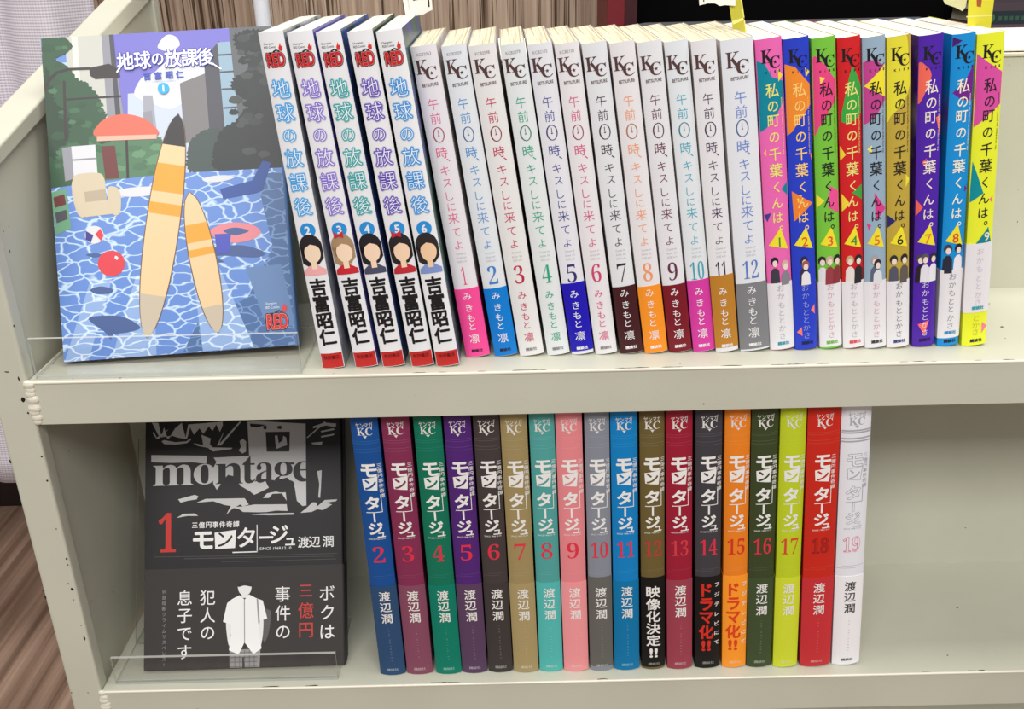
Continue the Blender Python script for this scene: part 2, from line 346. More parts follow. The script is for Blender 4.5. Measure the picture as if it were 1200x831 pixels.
# ------------------------------------------------------------------ outlines of printed artwork and paint marks (mm)
UPPER_ART = [
('p','sky',1,[(25.2, 187.8), (122.9, 187.4), (118.5, 128.4), (25.7, 126.7)]),
('p','haze',2,[(46.9, 152.7), (93.3, 153.4), (89.6, 102.7), (43.5, 105.7)]),
('b','cloud',3,[(50.7, 151.5), (55.3, 161.2), (62.3, 163.8), (69.0, 169.4), (75.6, 172.5), (83.3, 171.0), (91.9, 168.0), (95.2, 158.8), (92.5, 149.0), (88.1, 142.8), (81.6, 146.6), (70.5, 142.3), (61.0, 145.9)]),
('b','cloud',3,[(65.8, 178.6), (68.6, 183.4), (72.6, 185.7), (76.9, 183.9), (78.5, 179.3), (74.4, 176.6), (70.0, 176.3)]),
('p','cream',4,[(13.6, 187.5), (36.8, 188.2), (34.9, 121.1), (13.7, 121.0)]),
('p','pale',5,[(17.4, 187.8), (20.8, 187.6), (20.4, 133.5), (17.0, 133.7)]),
('p','greywall',5,[(34.4, 187.8), (40.2, 188.0), (44.9, 125.5), (34.3, 126.1)]),
('p','slate',6,[(38.7, 188.1), (41.2, 187.9), (42.1, 133.1), (39.2, 133.3)]),
('p','mist',4,[(55.5, 151.2), (60.9, 150.9), (61.8, 129.4), (54.5, 129.9)]),
('p','stone',5,[(76.9, 156.9), (92.0, 162.0), (92.5, 122.5), (77.3, 121.9)]),
('p','slate',6,[(91.6, 170.1), (101.2, 180.5), (101.3, 121.9), (91.9, 121.0)]),
('p','glass',7,[(100.1, 179.6), (107.5, 179.7), (109.1, 127.9), (100.7, 126.5)]),
('p','slate',8,[(100.1, 172.6), (108.0, 172.6), (107.9, 171.6), (100.0, 171.6)]),
('p','slate',8,[(100.4, 162.5), (108.2, 162.6), (108.2, 161.6), (100.3, 161.6)]),
('p','slate',8,[(100.6, 152.5), (108.5, 152.5), (108.4, 151.5), (100.5, 151.5)]),
('p','slate',8,[(100.8, 141.5), (108.7, 141.5), (108.6, 140.5), (100.7, 140.5)]),
('p','facade',6,[(107.4, 187.7), (131.8, 187.4), (138.8, 102.0), (107.9, 104.0)]),
('b','darktree',9,[(109.2, 183.1), (115.4, 185.8), (124.3, 186.3), (130.3, 180.4), (132.7, 152.6), (138.3, 114.6), (137.2, 100.6), (94.6, 103.4), (94.4, 120.9), (99.9, 129.5), (107.6, 134.1), (114.2, 142.7), (106.4, 151.2), (106.9, 158.2), (116.1, 162.6), (115.7, 170.7), (110.1, 175.0)]),
('b','midtree',8,[(79.8, 121.8), (86.6, 127.9), (94.1, 129.9), (101.7, 126.9), (106.7, 115.1), (106.8, 102.6), (78.5, 104.4)]),
('b','tree',9,[(0.5, 187.2), (6.9, 188.4), (13.6, 187.5), (18.0, 181.8), (12.9, 177.6), (7.9, 174.9), (14.3, 170.6), (19.6, 163.3), (25.1, 160.0), (30.4, 152.7), (32.7, 144.6), (35.1, 137.5), (32.9, 106.4), (19.0, 100.8), (-0.4, 98.6), (-1.6, 135.8)]),
('b','deeptree',10,[(0.8, 170.4), (5.2, 164.2), (6.1, 150.2), (14.2, 142.3), (11.3, 127.6), (1.8, 115.8), (-0.7, 135.8)]),
('p','bush',9,[(22.7, 126.4), (64.5, 126.7), (65.8, 104.2), (20.9, 100.7)]),
('p','iron',11,[(-0.6, 157.6), (2.8, 164.3), (7.4, 168.0), (14.2, 169.6), (26.8, 169.3), (26.7, 167.9), (14.6, 168.1), (8.2, 166.5), (4.1, 162.7), (0.8, 157.0)]),
('p','iron',11,[(26.2, 168.9), (37.5, 170.7), (43.1, 166.9), (43.2, 162.4), (29.2, 162.2), (26.4, 164.4)]),
('p','iron',11,[(10.8, 162.3), (12.3, 162.2), (10.8, 127.6), (9.3, 127.7)]),
('p','iron',11,[(11.0, 151.9), (43.0, 152.0), (42.9, 151.0), (11.0, 150.9)]),
('p','greywall',7,[(54.8, 141.3), (59.7, 142.0), (60.1, 127.0), (54.8, 127.3)]),
('p','maroon',11,[(29.8, 123.0), (37.5, 123.0), (38.6, 104.0), (30.8, 104.0)]),
('p','greywall',11,[(7.6, 123.4), (12.9, 124.0), (13.0, 105.2), (8.1, 104.0)]),
('p','white',12,[(12.9, 124.0), (26.5, 124.2), (26.6, 106.3), (13.1, 105.7)]),
('p','greywall',13,[(12.9, 116.6), (26.4, 116.7), (26.3, 115.7), (12.8, 115.6)]),
('b','parasol',13,[(26.8, 129.1), (28.7, 135.4), (34.8, 139.5), (44.1, 140.9), (53.6, 138.4), (60.1, 133.5), (62.1, 127.4), (45.0, 126.5)]),
('p','fringe',14,[(27.8, 129.0), (61.7, 127.9), (61.5, 125.4), (27.6, 126.1)]),
('p','iron',12,[(43.7, 128.0), (45.1, 127.9), (44.1, 100.7), (42.7, 100.8)]),
('p','water',12,[(-2.2, 100.2), (23.0, 102.5), (67.8, 104.6), (139.0, 104.0), (134.3, 0.1), (-0.2, -0.6)]),
('p','deepwater',13,[(116.5, 100.9), (138.8, 102.0), (134.3, 0.1), (67.6, 0.7), (78.7, 20.2), (106.3, 29.1), (123.2, 57.9)]),
('p','stripe',14,[(18.0, 45.5), (30.6, 46.5), (13.8, -0.2), (0.3, -0.1)]),
('p','stripe',14,[(44.2, 47.0), (53.9, 46.8), (52.4, -0.7), (26.8, -0.2)]),
('p','stripe',14,[(76.3, 47.2), (92.0, 47.6), (108.2, 0.6), (78.8, 0.3)]),
('p','stripe2',14,[(106.7, 47.1), (127.4, 47.6), (132.7, 12.2), (117.5, 7.3)]),
('b','shade',15,[(15.5, 23.9), (25.2, 25.1), (35.7, 23.4), (44.4, 16.8), (37.0, 14.4), (29.2, 14.0), (27.1, 11.2), (24.5, 15.3)]),
('b','shade',15,[(17.6, 40.5), (23.5, 42.1), (30.1, 40.1), (29.0, 37.7), (21.3, 37.8)]),
('b','shade',15,[(16.7, 60.9), (22.0, 61.5), (26.3, 60.2), (21.8, 59.0)]),
('b','shade',15,[(76.1, 58.2), (89.0, 60.3), (106.1, 60.1), (118.1, 55.3), (113.0, 52.6), (91.1, 55.2), (94.2, 51.0), (77.7, 53.1)]),
('b','sofa',15,[(11.6, 98.3), (13.1, 106.2), (17.6, 107.9), (25.3, 107.9), (29.5, 106.1), (30.5, 99.1), (28.0, 91.3), (17.3, 91.0)]),
('p','seam2',15,[(16.3, 97.0), (30.4, 98.1), (30.9, 91.1), (16.8, 90.1)]),
('p','sofa',16,[(16.9, 91.1), (37.7, 92.1), (37.6, 83.7), (17.7, 82.6)]),
('b','sofa',17,[(11.6, 98.3), (16.5, 99.0), (18.6, 94.9), (17.7, 83.1), (13.6, 85.3)]),
('b','sofa',17,[(31.4, 98.0), (36.7, 98.7), (38.8, 93.6), (37.6, 83.7), (33.3, 84.0)]),
('p','case',15,[(-0.4, 98.1), (8.3, 100.0), (9.6, 76.7), (0.7, 73.4)]),
('p','maroon',16,[(0.8, 95.1), (7.1, 96.7), (7.7, 90.7), (1.3, 89.1)]),
('p','slate',16,[(1.1, 86.2), (7.5, 87.7), (8.1, 82.2), (1.7, 80.2)]),
('b','white',15,[(33.6, 95.9), (43.0, 97.8), (55.6, 97.9), (63.2, 95.4), (56.2, 92.9), (42.6, 92.8)]),
('p','chair',15,[(95.4, 93.8), (114.3, 97.6), (121.0, 108.7), (125.9, 107.3), (119.8, 91.2), (115.7, 90.0), (96.9, 87.7)]),
('b','white',15,[(86.0, 100.4), (95.0, 101.8), (104.2, 100.2), (97.6, 98.2), (88.8, 98.2)]),
('b','pinkring',16,[(87.7, 69.4), (93.8, 72.9), (102.7, 73.8), (112.4, 71.7), (117.0, 67.3), (111.8, 63.2), (101.9, 61.9), (92.2, 64.6)]),
('b','shade',17,[(95.5, 69.3), (102.5, 70.8), (110.2, 68.3), (102.2, 66.4)]),
('p','bucket',18,[(90.5, 67.7), (99.8, 67.5), (98.0, 56.2), (91.1, 56.2)]),
('b','red',16,[(31.2, 62.3), (36.4, 60.0), (38.4, 54.4), (35.6, 49.1), (30.2, 47.5), (25.0, 49.9), (23.0, 55.5), (25.8, 60.7)]),
('b','white',17,[(33.4, 59.2), (34.8, 58.1), (34.2, 56.7), (32.8, 57.8)]),
('b','white',16,[(22.6, 77.3), (26.4, 75.6), (27.5, 71.5), (25.9, 68.2), (21.9, 66.9), (18.2, 68.7), (17.0, 72.2), (18.7, 76.1)]),
('p','red',17,[(22.8, 72.3), (25.9, 75.6), (27.5, 71.5), (25.9, 68.2)]),
('p','navy',17,[(21.8, 71.9), (17.6, 74.7), (17.3, 69.7), (20.0, 67.6)]),
('p','outline',19,[(75.0, 139.5), (69.5, 133.8), (66.5, 127.7), (64.0, 121.5), (61.7, 115.2), (59.7, 108.8), (57.8, 102.4), (56.1, 96.0), (54.5, 89.6), (53.1, 83.2), (51.7, 76.7), (50.3, 70.3), (49.1, 63.8), (47.9, 57.3), (46.9, 50.7), (46.0, 44.2), (45.3, 37.6), (44.8, 31.0), (44.6, 24.3), (44.9, 17.5), (47.6, 10.2), (47.6, 10.2), (52.9, 15.7), (56.0, 21.8), (58.5, 28.0), (60.7, 34.2), (62.8, 40.5), (64.6, 46.9), (66.3, 53.3), (67.9, 59.7), (69.4, 66.1), (70.8, 72.6), (72.2, 79.1), (73.4, 85.6), (74.6, 92.1), (75.6, 98.7), (76.5, 105.3), (77.2, 111.9), (77.7, 118.6), (77.9, 125.3), (77.6, 132.2), (75.0, 139.5)]),
('p','board',20,[(74.8, 138.9), (69.7, 133.3), (66.7, 127.2), (64.3, 121.0), (62.1, 114.7), (60.1, 108.4), (58.3, 102.1), (56.6, 95.7), (55.1, 89.4), (53.6, 83.0), (52.2, 76.6), (50.9, 70.2), (49.7, 63.8), (48.5, 57.3), (47.5, 50.9), (46.6, 44.4), (45.9, 37.9), (45.3, 31.3), (45.0, 24.7), (45.3, 18.0), (47.7, 10.7), (47.7, 10.7), (52.8, 16.3), (55.7, 22.3), (58.2, 28.5), (60.3, 34.7), (62.3, 40.9), (64.1, 47.2), (65.8, 53.6), (67.4, 59.9), (68.9, 66.3), (70.3, 72.7), (71.6, 79.1), (72.8, 85.6), (74.0, 92.1), (75.0, 98.6), (75.9, 105.1), (76.7, 111.6), (77.2, 118.2), (77.5, 124.9), (77.3, 131.7), (74.8, 138.9)]),
('p','orange',21,[(61.1, 111.6), (60.6, 110.0), (60.1, 108.4), (59.7, 106.8), (59.2, 105.3), (58.8, 103.7), (58.3, 102.1), (57.9, 100.5), (57.5, 98.9), (57.1, 97.3), (56.6, 95.7), (74.0, 92.1), (74.3, 93.7), (74.5, 95.3), (74.8, 96.9), (75.0, 98.6), (75.3, 100.2), (75.5, 101.8), (75.7, 103.4), (75.9, 105.1), (76.1, 106.7), (76.3, 108.4)]),
('p','orange',21,[(55.1, 89.4), (54.9, 88.7), (54.8, 88.1), (54.6, 87.5), (54.5, 86.8), (54.3, 86.2), (54.2, 85.5), (54.0, 84.9), (53.9, 84.3), (53.7, 83.6), (53.6, 83.0), (71.6, 79.1), (71.7, 79.8), (71.8, 80.4), (72.0, 81.1), (72.1, 81.7), (72.2, 82.4), (72.3, 83.0), (72.5, 83.7), (72.6, 84.3), (72.7, 84.9), (72.8, 85.6)]),
('p','cap',21,[(74.8, 138.9), (72.2, 137.1), (70.7, 135.1), (69.5, 133.0), (68.4, 130.8), (67.4, 128.7), (66.5, 126.5), (65.6, 124.4), (64.8, 122.2), (77.3, 119.6), (77.4, 121.9), (77.5, 124.2), (77.5, 126.6), (77.5, 129.0), (77.3, 131.3), (77.1, 133.8), (76.6, 136.2), (74.8, 138.9)]),
('p','tan',21,[(45.7, 36.5), (45.5, 33.5), (45.3, 30.5), (45.1, 27.4), (45.0, 24.3), (45.1, 21.2), (45.2, 18.1), (45.7, 14.9), (46.7, 11.6), (48.9, 11.1), (51.2, 13.7), (52.9, 16.4), (54.3, 19.2), (55.6, 22.0), (56.8, 24.8), (57.9, 27.7), (58.9, 30.6), (59.9, 33.4)]),
('p','outline',19,[(77.8, 93.7), (75.0, 89.1), (74.2, 84.7), (73.7, 80.4), (73.5, 76.1), (73.5, 71.8), (73.7, 67.6), (73.9, 63.3), (74.2, 59.1), (74.7, 54.9), (75.2, 50.7), (75.7, 46.5), (76.3, 42.3), (77.0, 38.2), (77.8, 34.0), (78.8, 29.9), (79.8, 25.7), (81.0, 21.6), (82.5, 17.6), (84.4, 13.6), (88.2, 9.8), (88.2, 9.8), (91.0, 14.4), (91.8, 18.8), (92.3, 23.1), (92.4, 27.4), (92.5, 31.7), (92.3, 35.9), (92.1, 40.2), (91.8, 44.4), (91.3, 48.6), (90.8, 52.8), (90.3, 57.0), (89.7, 61.2), (89.0, 65.4), (88.1, 69.5), (87.2, 73.7), (86.2, 77.8), (84.9, 81.9), (83.5, 86.0), (81.6, 90.0), (77.8, 93.7)]),
('p','board',20,[(77.8, 93.1), (75.3, 88.6), (74.6, 84.3), (74.2, 80.0), (74.1, 75.8), (74.1, 71.6), (74.2, 67.4), (74.5, 63.2), (74.8, 59.1), (75.2, 54.9), (75.7, 50.8), (76.3, 46.6), (76.9, 42.5), (77.6, 38.4), (78.3, 34.3), (79.2, 30.2), (80.2, 26.2), (81.4, 22.1), (82.8, 18.1), (84.6, 14.1), (88.1, 10.4), (88.1, 10.4), (90.7, 14.9), (91.4, 19.2), (91.8, 23.5), (91.9, 27.7), (91.9, 31.9), (91.8, 36.1), (91.5, 40.3), (91.2, 44.4), (90.7, 48.6), (90.3, 52.7), (89.7, 56.9), (89.1, 61.0), (88.4, 65.1), (87.6, 69.2), (86.8, 73.3), (85.7, 77.4), (84.6, 81.4), (83.2, 85.4), (81.4, 89.4), (77.8, 93.1)]),
('p','orange',21,[(74.0, 73.7), (74.1, 72.6), (74.1, 71.6), (74.1, 70.5), (74.1, 69.5), (74.2, 68.4), (74.2, 67.4), (74.3, 66.3), (74.3, 65.3), (74.4, 64.3), (74.5, 63.2), (88.4, 65.1), (88.2, 66.1), (88.0, 67.2), (87.8, 68.2), (87.6, 69.2), (87.4, 70.2), (87.2, 71.3), (87.0, 72.3), (86.8, 73.3), (86.5, 74.3), (86.3, 75.3)]),
('p','orange',21,[(74.8, 59.1), (74.9, 58.6), (74.9, 58.2), (74.9, 57.8), (75.0, 57.4), (75.0, 57.0), (75.1, 56.6), (75.1, 56.2), (75.2, 55.7), (75.2, 55.3), (75.2, 54.9), (89.7, 56.9), (89.7, 57.3), (89.6, 57.7), (89.5, 58.1), (89.5, 58.5), (89.4, 58.9), (89.4, 59.3), (89.3, 59.7), (89.2, 60.2), (89.2, 60.6), (89.1, 61.0)]),
('p','tan',21,[(80.5, 25.3), (81.0, 23.5), (81.6, 21.6), (82.2, 19.7), (82.9, 17.9), (83.6, 16.0), (84.5, 14.2), (85.6, 12.4), (87.2, 10.7), (89.0, 10.9), (90.1, 13.0), (90.7, 15.0), (91.1, 17.0), (91.4, 19.0), (91.6, 21.0), (91.8, 22.9), (91.9, 24.9), (91.9, 26.8)]),
]
LOWER_ART = [
('grey',2,[(4.2, 163.9), (8.6, 163.5), (10.7, 153.6), (12.4, 160.5), (15.1, 152.2), (20.0, 159.7), (24.3, 163.1), (27.0, 153.2), (28.7, 161.9), (52.0, 163.2), (52.0, 160.6), (50.1, 156.3), (47.6, 161.4), (45.1, 157.1), (42.6, 160.3), (38.9, 155.3), (36.3, 159.2), (32.6, 154.9), (30.0, 160.0), (27.9, 152.1), (21.9, 153.3), (17.5, 154.7), (13.8, 154.2), (8.7, 155.2), (6.2, 160.0)]),
('grey',2,[(10.7, 151.1), (12.6, 151.9), (20.1, 150.2), (27.6, 150.6), (30.1, 152.5), (30.7, 151.6), (27.9, 149.4), (20.1, 148.6), (12.6, 149.2)]),
('grey',2,[(5.6, 157.5), (7.5, 153.7), (13.7, 157.9), (15.6, 159.1), (13.7, 157.3), (8.8, 152.7), (7.5, 152.7), (4.7, 156.9)]),
('grey',2,[(32.0, 149.3), (38.9, 147.8), (37.6, 154.8), (43.9, 152.1), (43.3, 148.3), (45.2, 146.1), (58.4, 145.4), (57.8, 144.5), (45.2, 143.3), (42.1, 145.8), (35.2, 147.3)]),
('grey',2,[(48.3, 147.5), (50.2, 148.8), (63.7, 163.2), (64.2, 162.4), (50.9, 147.2)]),
('grey',2,[(52.0, 155.0), (52.9, 156.5), (49.0, 146.9), (48.2, 147.3)]),
('grey',2,[(63.4, 149.6), (65.3, 151.5), (67.8, 149.5), (67.6, 142.6), (65.3, 141.4), (62.8, 143.4), (64.3, 145.8)]),
('grey',2,[(68.7, 162.7), (75.3, 162.9), (108.0, 160.3), (108.1, 105.4), (105.4, 105.1), (101.7, 108.7), (100.4, 117.4), (95.4, 126.2), (75.4, 130.5), (75.3, 139.5), (69.8, 139.9)]),
('ink',3,[(80.9, 155.4), (97.3, 155.2), (96.9, 141.8), (81.6, 142.1)]),
('grey',4,[(87.2, 152.7), (88.9, 152.9), (89.8, 147.6), (92.3, 149.4), (92.9, 152.6), (94.8, 151.3), (95.4, 146.2), (91.6, 145.1), (88.5, 143.9), (87.6, 147.1)]),
('ink',3,[(70.2, 161.4), (76.5, 160.8), (81.6, 160.2), (75.3, 158.7), (70.9, 159.2)]),
('ink',3,[(79.0, 159.3), (81.6, 159.8), (81.6, 157.3), (79.7, 157.3)]),
('ink',3,[(88.5, 159.0), (91.6, 159.5), (91.6, 157.0), (89.1, 157.5)]),
('grey',2,[(4.0, 142.0), (41.5, 140.5), (40.9, 135.2), (31.6, 136.5), (17.8, 136.4), (4.0, 137.3)]),
('grey',2,[(45.9, 139.1), (70.3, 139.7), (82.9, 138.3), (95.4, 138.5), (105.4, 137.2), (106.7, 123.4), (102.9, 114.8), (95.4, 124.4), (86.7, 122.7), (75.4, 124.3), (70.4, 120.1), (62.9, 120.9), (60.4, 126.0), (55.4, 127.4), (51.7, 122.5), (48.0, 117.6), (45.7, 121.4), (45.1, 131.4), (47.8, 136.1)]),
('grey',2,[(63.6, 121.5), (70.4, 122.0), (80.4, 122.9), (82.9, 117.9), (75.4, 114.4), (73.0, 113.5), (70.4, 115.8), (63.6, 119.9)]),
('grey',2,[(78.9, 111.2), (81.7, 114.2), (87.9, 115.3), (94.2, 115.1), (94.8, 108.9), (91.7, 113.9), (85.4, 113.8), (82.9, 111.1)]),
('grey',2,[(22.1, 111.9), (33.1, 114.6), (35.6, 113.7), (34.6, 111.6), (28.4, 110.8), (23.8, 109.7)]),
('grey',2,[(34.4, 109.4), (40.6, 111.7), (66.7, 111.4), (69.5, 107.1), (65.5, 106.0), (63.6, 107.3), (58.1, 104.4), (54.4, 100.8), (57.4, 106.5), (53.1, 107.3), (49.3, 108.7), (45.6, 110.0)]),
('grey',2,[(58.0, 105.6), (65.5, 106.0), (73.0, 107.0), (94.8, 106.6), (95.4, 102.1), (87.9, 102.6), (81.7, 101.8), (75.5, 101.8), (65.5, 102.3), (63.0, 104.2)]),
('grey',2,[(71.1, 100.3), (78.0, 100.9), (99.8, 100.7), (99.1, 99.5), (83.0, 99.6)]),
('grey',2,[(21.1, 99.6), (25.8, 102.2), (33.2, 102.2), (35.5, 100.5), (28.3, 100.7)]),
('grey',2,[(104.1, 100.6), (107.9, 103.5), (112.3, 107.4), (114.7, 107.1), (115.4, 104.6), (120.4, 108.7), (128.9, 108.9), (127.9, 107.7), (121.6, 106.9), (125.3, 105.5), (119.1, 102.0), (115.4, 102.7), (111.6, 101.0)]),
('grey',2,[(115.4, 128.1), (118.6, 128.7), (117.9, 116.9), (117.3, 110.1), (116.1, 110.7), (116.9, 119.4)]),
('grey',2,[(108.6, 150.9), (120.6, 161.2), (121.9, 160.8), (109.2, 150.6)]),
('grey',2,[(113.0, 158.3), (120.6, 160.6), (128.8, 159.8), (128.2, 157.3), (121.9, 158.7), (113.0, 157.0)]),
('grey',2,[(118.1, 155.0), (126.9, 156.7), (127.9, 155.6), (118.7, 154.1)]),
('grey',2,[(111.7, 147.3), (119.3, 147.8), (118.7, 145.6), (112.4, 146.4)]),
('grey',2,[(118.1, 151.6), (127.5, 153.1), (126.9, 151.9), (118.7, 150.6)]),
('line',2,[(6.4, 74.3), (70.7, 73.3), (128.3, 73.2), (128.3, 72.9), (70.7, 73.0), (6.4, 74.0)]),
('line',2,[(26.1, 72.6), (83.0, 72.1), (126.4, 71.3), (126.4, 71.1), (83.0, 71.7), (26.2, 72.2)]),
('line',2,[(50.9, 69.6), (127.6, 69.6), (127.6, 69.3), (50.9, 69.4)]),
]
BAND_ART = [
('skin',2,'b',[(62.0, 54.4), (63.2, 55.6), (66.1, 56.1), (69.7, 55.4), (71.0, 53.6), (70.9, 50.7), (69.4, 48.1), (66.8, 47.0), (64.2, 48.0), (62.6, 50.4)]),
('hair',3,'b',[(61.8, 54.1), (62.7, 55.5), (66.1, 56.2), (69.7, 55.5), (71.2, 53.8), (70.8, 52.9), (66.5, 53.7), (62.7, 52.9)]),
('skin',2,'p',[(64.6, 48.5), (68.9, 48.4), (68.9, 45.5), (64.7, 45.6)]),
('skin',2,'b',[(54.4, 30.3), (57.7, 29.7), (58.1, 25.0), (57.3, 21.6), (57.3, 15.9), (56.0, 15.0), (54.8, 21.7)]),
('skin',2,'b',[(76.6, 30.2), (78.9, 30.7), (78.7, 23.3), (78.0, 17.5), (77.1, 14.7), (76.1, 21.0)]),
('bag',1,'b',[(78.7, 36.5), (82.8, 37.2), (84.1, 34.6), (82.8, 24.3), (80.8, 18.0), (78.7, 18.1)]),
('shirt',3,'p',[(63.2, 47.4), (66.6, 44.4), (69.4, 47.8), (73.9, 45.4), (78.6, 43.5), (81.5, 31.8), (76.3, 30.0), (76.1, 24.5), (77.6, 12.4), (72.3, 8.8), (66.4, 16.7), (62.5, 8.8), (56.1, 11.9), (57.5, 21.6), (57.7, 28.5), (52.2, 30.4), (55.0, 42.5), (58.5, 45.2)]),
('seam',4,'p',[(66.1, 44.4), (66.7, 44.4), (66.8, 16.7), (66.2, 16.7)]),
('seam',4,'p',[(74.5, 44.8), (75.5, 44.7), (76.6, 30.2), (75.6, 28.0)]),
('short',2,'p',[(56.4, 11.9), (77.0, 12.4), (76.2, -1.3), (66.6, -1.0), (66.3, 5.3), (65.6, -1.6), (56.5, -1.3)]),
]
CHIPS = [(-9.3, 6.5, 1.5, 0.4), (-3.7, 2.2, 0.5, 1.5), (-4.2, -10.7, 1.2, 1.8), (-3.1, -19.1, 0.6, 0.8), (-1.4, -47.2, 0.7, 0.6), (-1.6, -63.3, 0.7, 0.9), (-20.2, -50.1, 0.5, 1.5), (-2.5, -140.2, 1.0, 1.2), (-4.0, -136.0, 0.4, 0.5), (-2.3, -177.8, 0.6, 2.3), (-1.4, -117.9, 0.5, 1.0), (-1.5, -122.3, 0.4, 0.6), (-3.2, -96.5, 0.4, 0.5), (-2.4, -167.8, 0.4, 0.4), (-19.1, -221.5, 0.5, 0.5), (-8.6, -221.8, 0.5, 0.4), (-20.2, -145.8, 0.5, 1.5), (-20.7, -140.7, 0.4, 0.7), (-3.3, -148.2, 0.4, 0.5)]
EDGE_MARKS = [(215.1, 222.3), (229.6, 234.4), (251.3, 256.2), (270.6, 289.8), (297.0, 301.3), (328.0, 347.0), (354.1, 365.9), (387.1, 398.9), (415.3, 434.0), (441.0, 448.0), (459.6, 470.8), (487.4, 492.0), (494.8, 501.3), (505.0, 507.7), (528.9, 533.5), (544.9, 551.8)]
LOW_MARKS = [(213.3, 232.8), (321.7, 328.3), (532.7, 538.2), (562.6, 568.0), (569.1, 573.4), (103.8, 115.1), (132.0, 140.5)]

# ------------------------------------------------------------------ the room
FLOOR_Z, WALL_Y = -550, 771
sh = Shape(); sh.box(-1600, 2400, -1800, WALL_Y, FLOOR_Z-20, FLOOR_Z, mat_floor()); tag(sh.build('floor'), kind='structure')
sh = Shape(); sh.box(-1600, 2400, WALL_Y, WALL_Y+40, FLOOR_Z-20, 1900, mat_wall()); tag(sh.build('wall_back'), kind='structure')
sh = Shape(); sh.box(-1600, 385, WALL_Y-8, WALL_Y, FLOOR_Z, FLOOR_Z+62, mat((44, 34, 32), 0.5)); tag(sh.build('baseboard_back', bevel=2), kind='structure')

# sheer curtain hanging left of the cart
def curtain():
    W, top, bot = 640, 640, -312; nx, nz = 150, 40; x1 = -84
    v, uvs, f = [], [], []; arc = 0; px = None
    for i in range(nx+1):
        x = x1 - W + W*i/nx; s = (x-x1)/W
        y = 432 + 17*math.sin(x*0.060) + 11*math.sin(x*0.021+1.3) + 4*math.sin(x*0.13+0.4)
        if px: arc += math.hypot(x-px[0], y-px[1])
        px = (x, y)
        for j in range(nz+1):
            t = j/nz; z = bot + (top-bot)*t
            k = 1 - 0.12*math.sin(t*3.0+0.5)
            xx = x + (1-t)*10*math.sin(x*0.03) + (t-0.75)*60*max(0, 1+s*1.4)
            v.append((xx*MM, (432+(y-432)*k)*MM, z*MM)); uvs.append((arc*MM, z*MM))
    for i in range(nx):
        for j in range(nz): a = i*(nz+1)+j; f.append((a, a+nz+1, a+nz+2, a+1))
    me = bpy.data.meshes.new('curtain'); me.from_pydata(v, [], f); me.materials.append(mat_curtain())
    ul = me.uv_layers.new(name='UVMap')
    for l in me.loops: ul.data[l.index].uv = uvs[l.vertex_index]
    me.shade_smooth()
    md_o = new_obj('curtain', me)
    md = md_o.modifiers.new('thickness', 'SOLIDIFY'); md.thickness = 0.0006
    return tag(md_o, 'white sheer woven curtain hanging in folds left of the beige cart', 'curtain')
curtain()

# white pole behind the first spine-out book
r = empty('pole', (33, 520, FLOOR_Z), 'slim round white pole standing in front of the wood-grain wall', 'pole')
sh = Shape(); sh.tube((0, 0, 6), (0, 0, 2300), 7.6, mat((226, 228, 234), 0.3, 0.5), 28); sh.build('shaft', r, smooth=False)
sh = Shape(); sh.tube((0, 0, 0), (0, 0, 7), 42, mat((226, 228, 234), 0.3, 0.5), 32); sh.build('foot', r, bevel=1.5)

# dark red cabinet with a black inside, right of the wall panelling
RED_WOOD, BLACK = mat((112, 30, 36), 0.45), mat((6, 5, 5), 0.8, 0.05)
r = empty('cabinet', (386, 650, FLOOR_Z), 'dark red open cabinet with a black inside behind the books', 'cabinet')
H_ = 1500
sh = Shape(); sh.box(0, 20, 0, 118, 0, H_, RED_WOOD); sh.build('side_panel', r, bevel=1)
sh = Shape(); sh.box(1180, 1200, 0, 118, 0, H_, RED_WOOD); sh.build('side_panel', r, bevel=1)
sh = Shape(); sh.box(20, 1180, 110, 116, 0, H_, BLACK); sh.build('back_panel', r)
sh = Shape(); sh.box(20, 34, 2, 110, 0, H_, mat((58, 18, 22), 0.5)); sh.build('inner_post', r)
sh = Shape(); sh.box(34, 1180, 4, 110, 612, 630, BLACK); sh.build('shelf', r)
sh = Shape(); sh.box(34, 1180, 4, 110, 1080, 1098, BLACK); sh.build('shelf', r)
sh = Shape(); sh.box(34, 1180, 4, 110, 30, 48, BLACK); sh.build('shelf', r)
sh = Shape(); sh.box(20, 1180, 0, 118, H_-20, H_, RED_WOOD); sh.build('top_panel', r)
# books lying flat inside it, seen at the right edge
def flat_book(label, x, y, z, w, d, t, cover, strip=None):
    b = empty('closed_book', (x, y, z), label, 'book', 'dark books lying in the cabinet')
    s = Shape(); s.box(0, w, 0, d, 0, 0.8, cover); s.box(0, w, 0, d, t-0.8, t, cover); s.box(0, w, 0, 0.8, 0.8, t-0.8, strip or cover); s.build('jacket', b)
    s = Shape(); s.box(1.5, w-1.5, 1.5, d-1.5, 0.8, t-0.8, PAGES_OLD); s.build('page_block', b)
    return b
cz = FLOOR_Z + 630
flat_book('mauve-brown closed book lying lowest in the black cabinet', 812, 660, cz, 150, 90, 40, mat((88, 66, 74)))
b_ = flat_book('dark teal closed book with green lettering lying on the mauve-brown one', 815, 660, cz+40, 146, 90, 14.5, mat((36, 46, 52)))
flat_book('greyish purple closed book lying topmost in the black cabinet', 810, 661, cz+54.5, 152, 88, 9, mat((74, 62, 68)))
sh = Shape(); pr = Print(); pr.disc(8, 7, 4, 5, mat((70, 105, 70)), 1)
for k in range(9): pr.rect(16+k*6.5, 20+k*6.5, 4, 9, mat((52, 84, 66)), 1)
pr.emit(sh, lambda u, v, off: (u, -off, v), 0, 146, 0, 14); sh.build('spine_lettering', b_, fix=False)

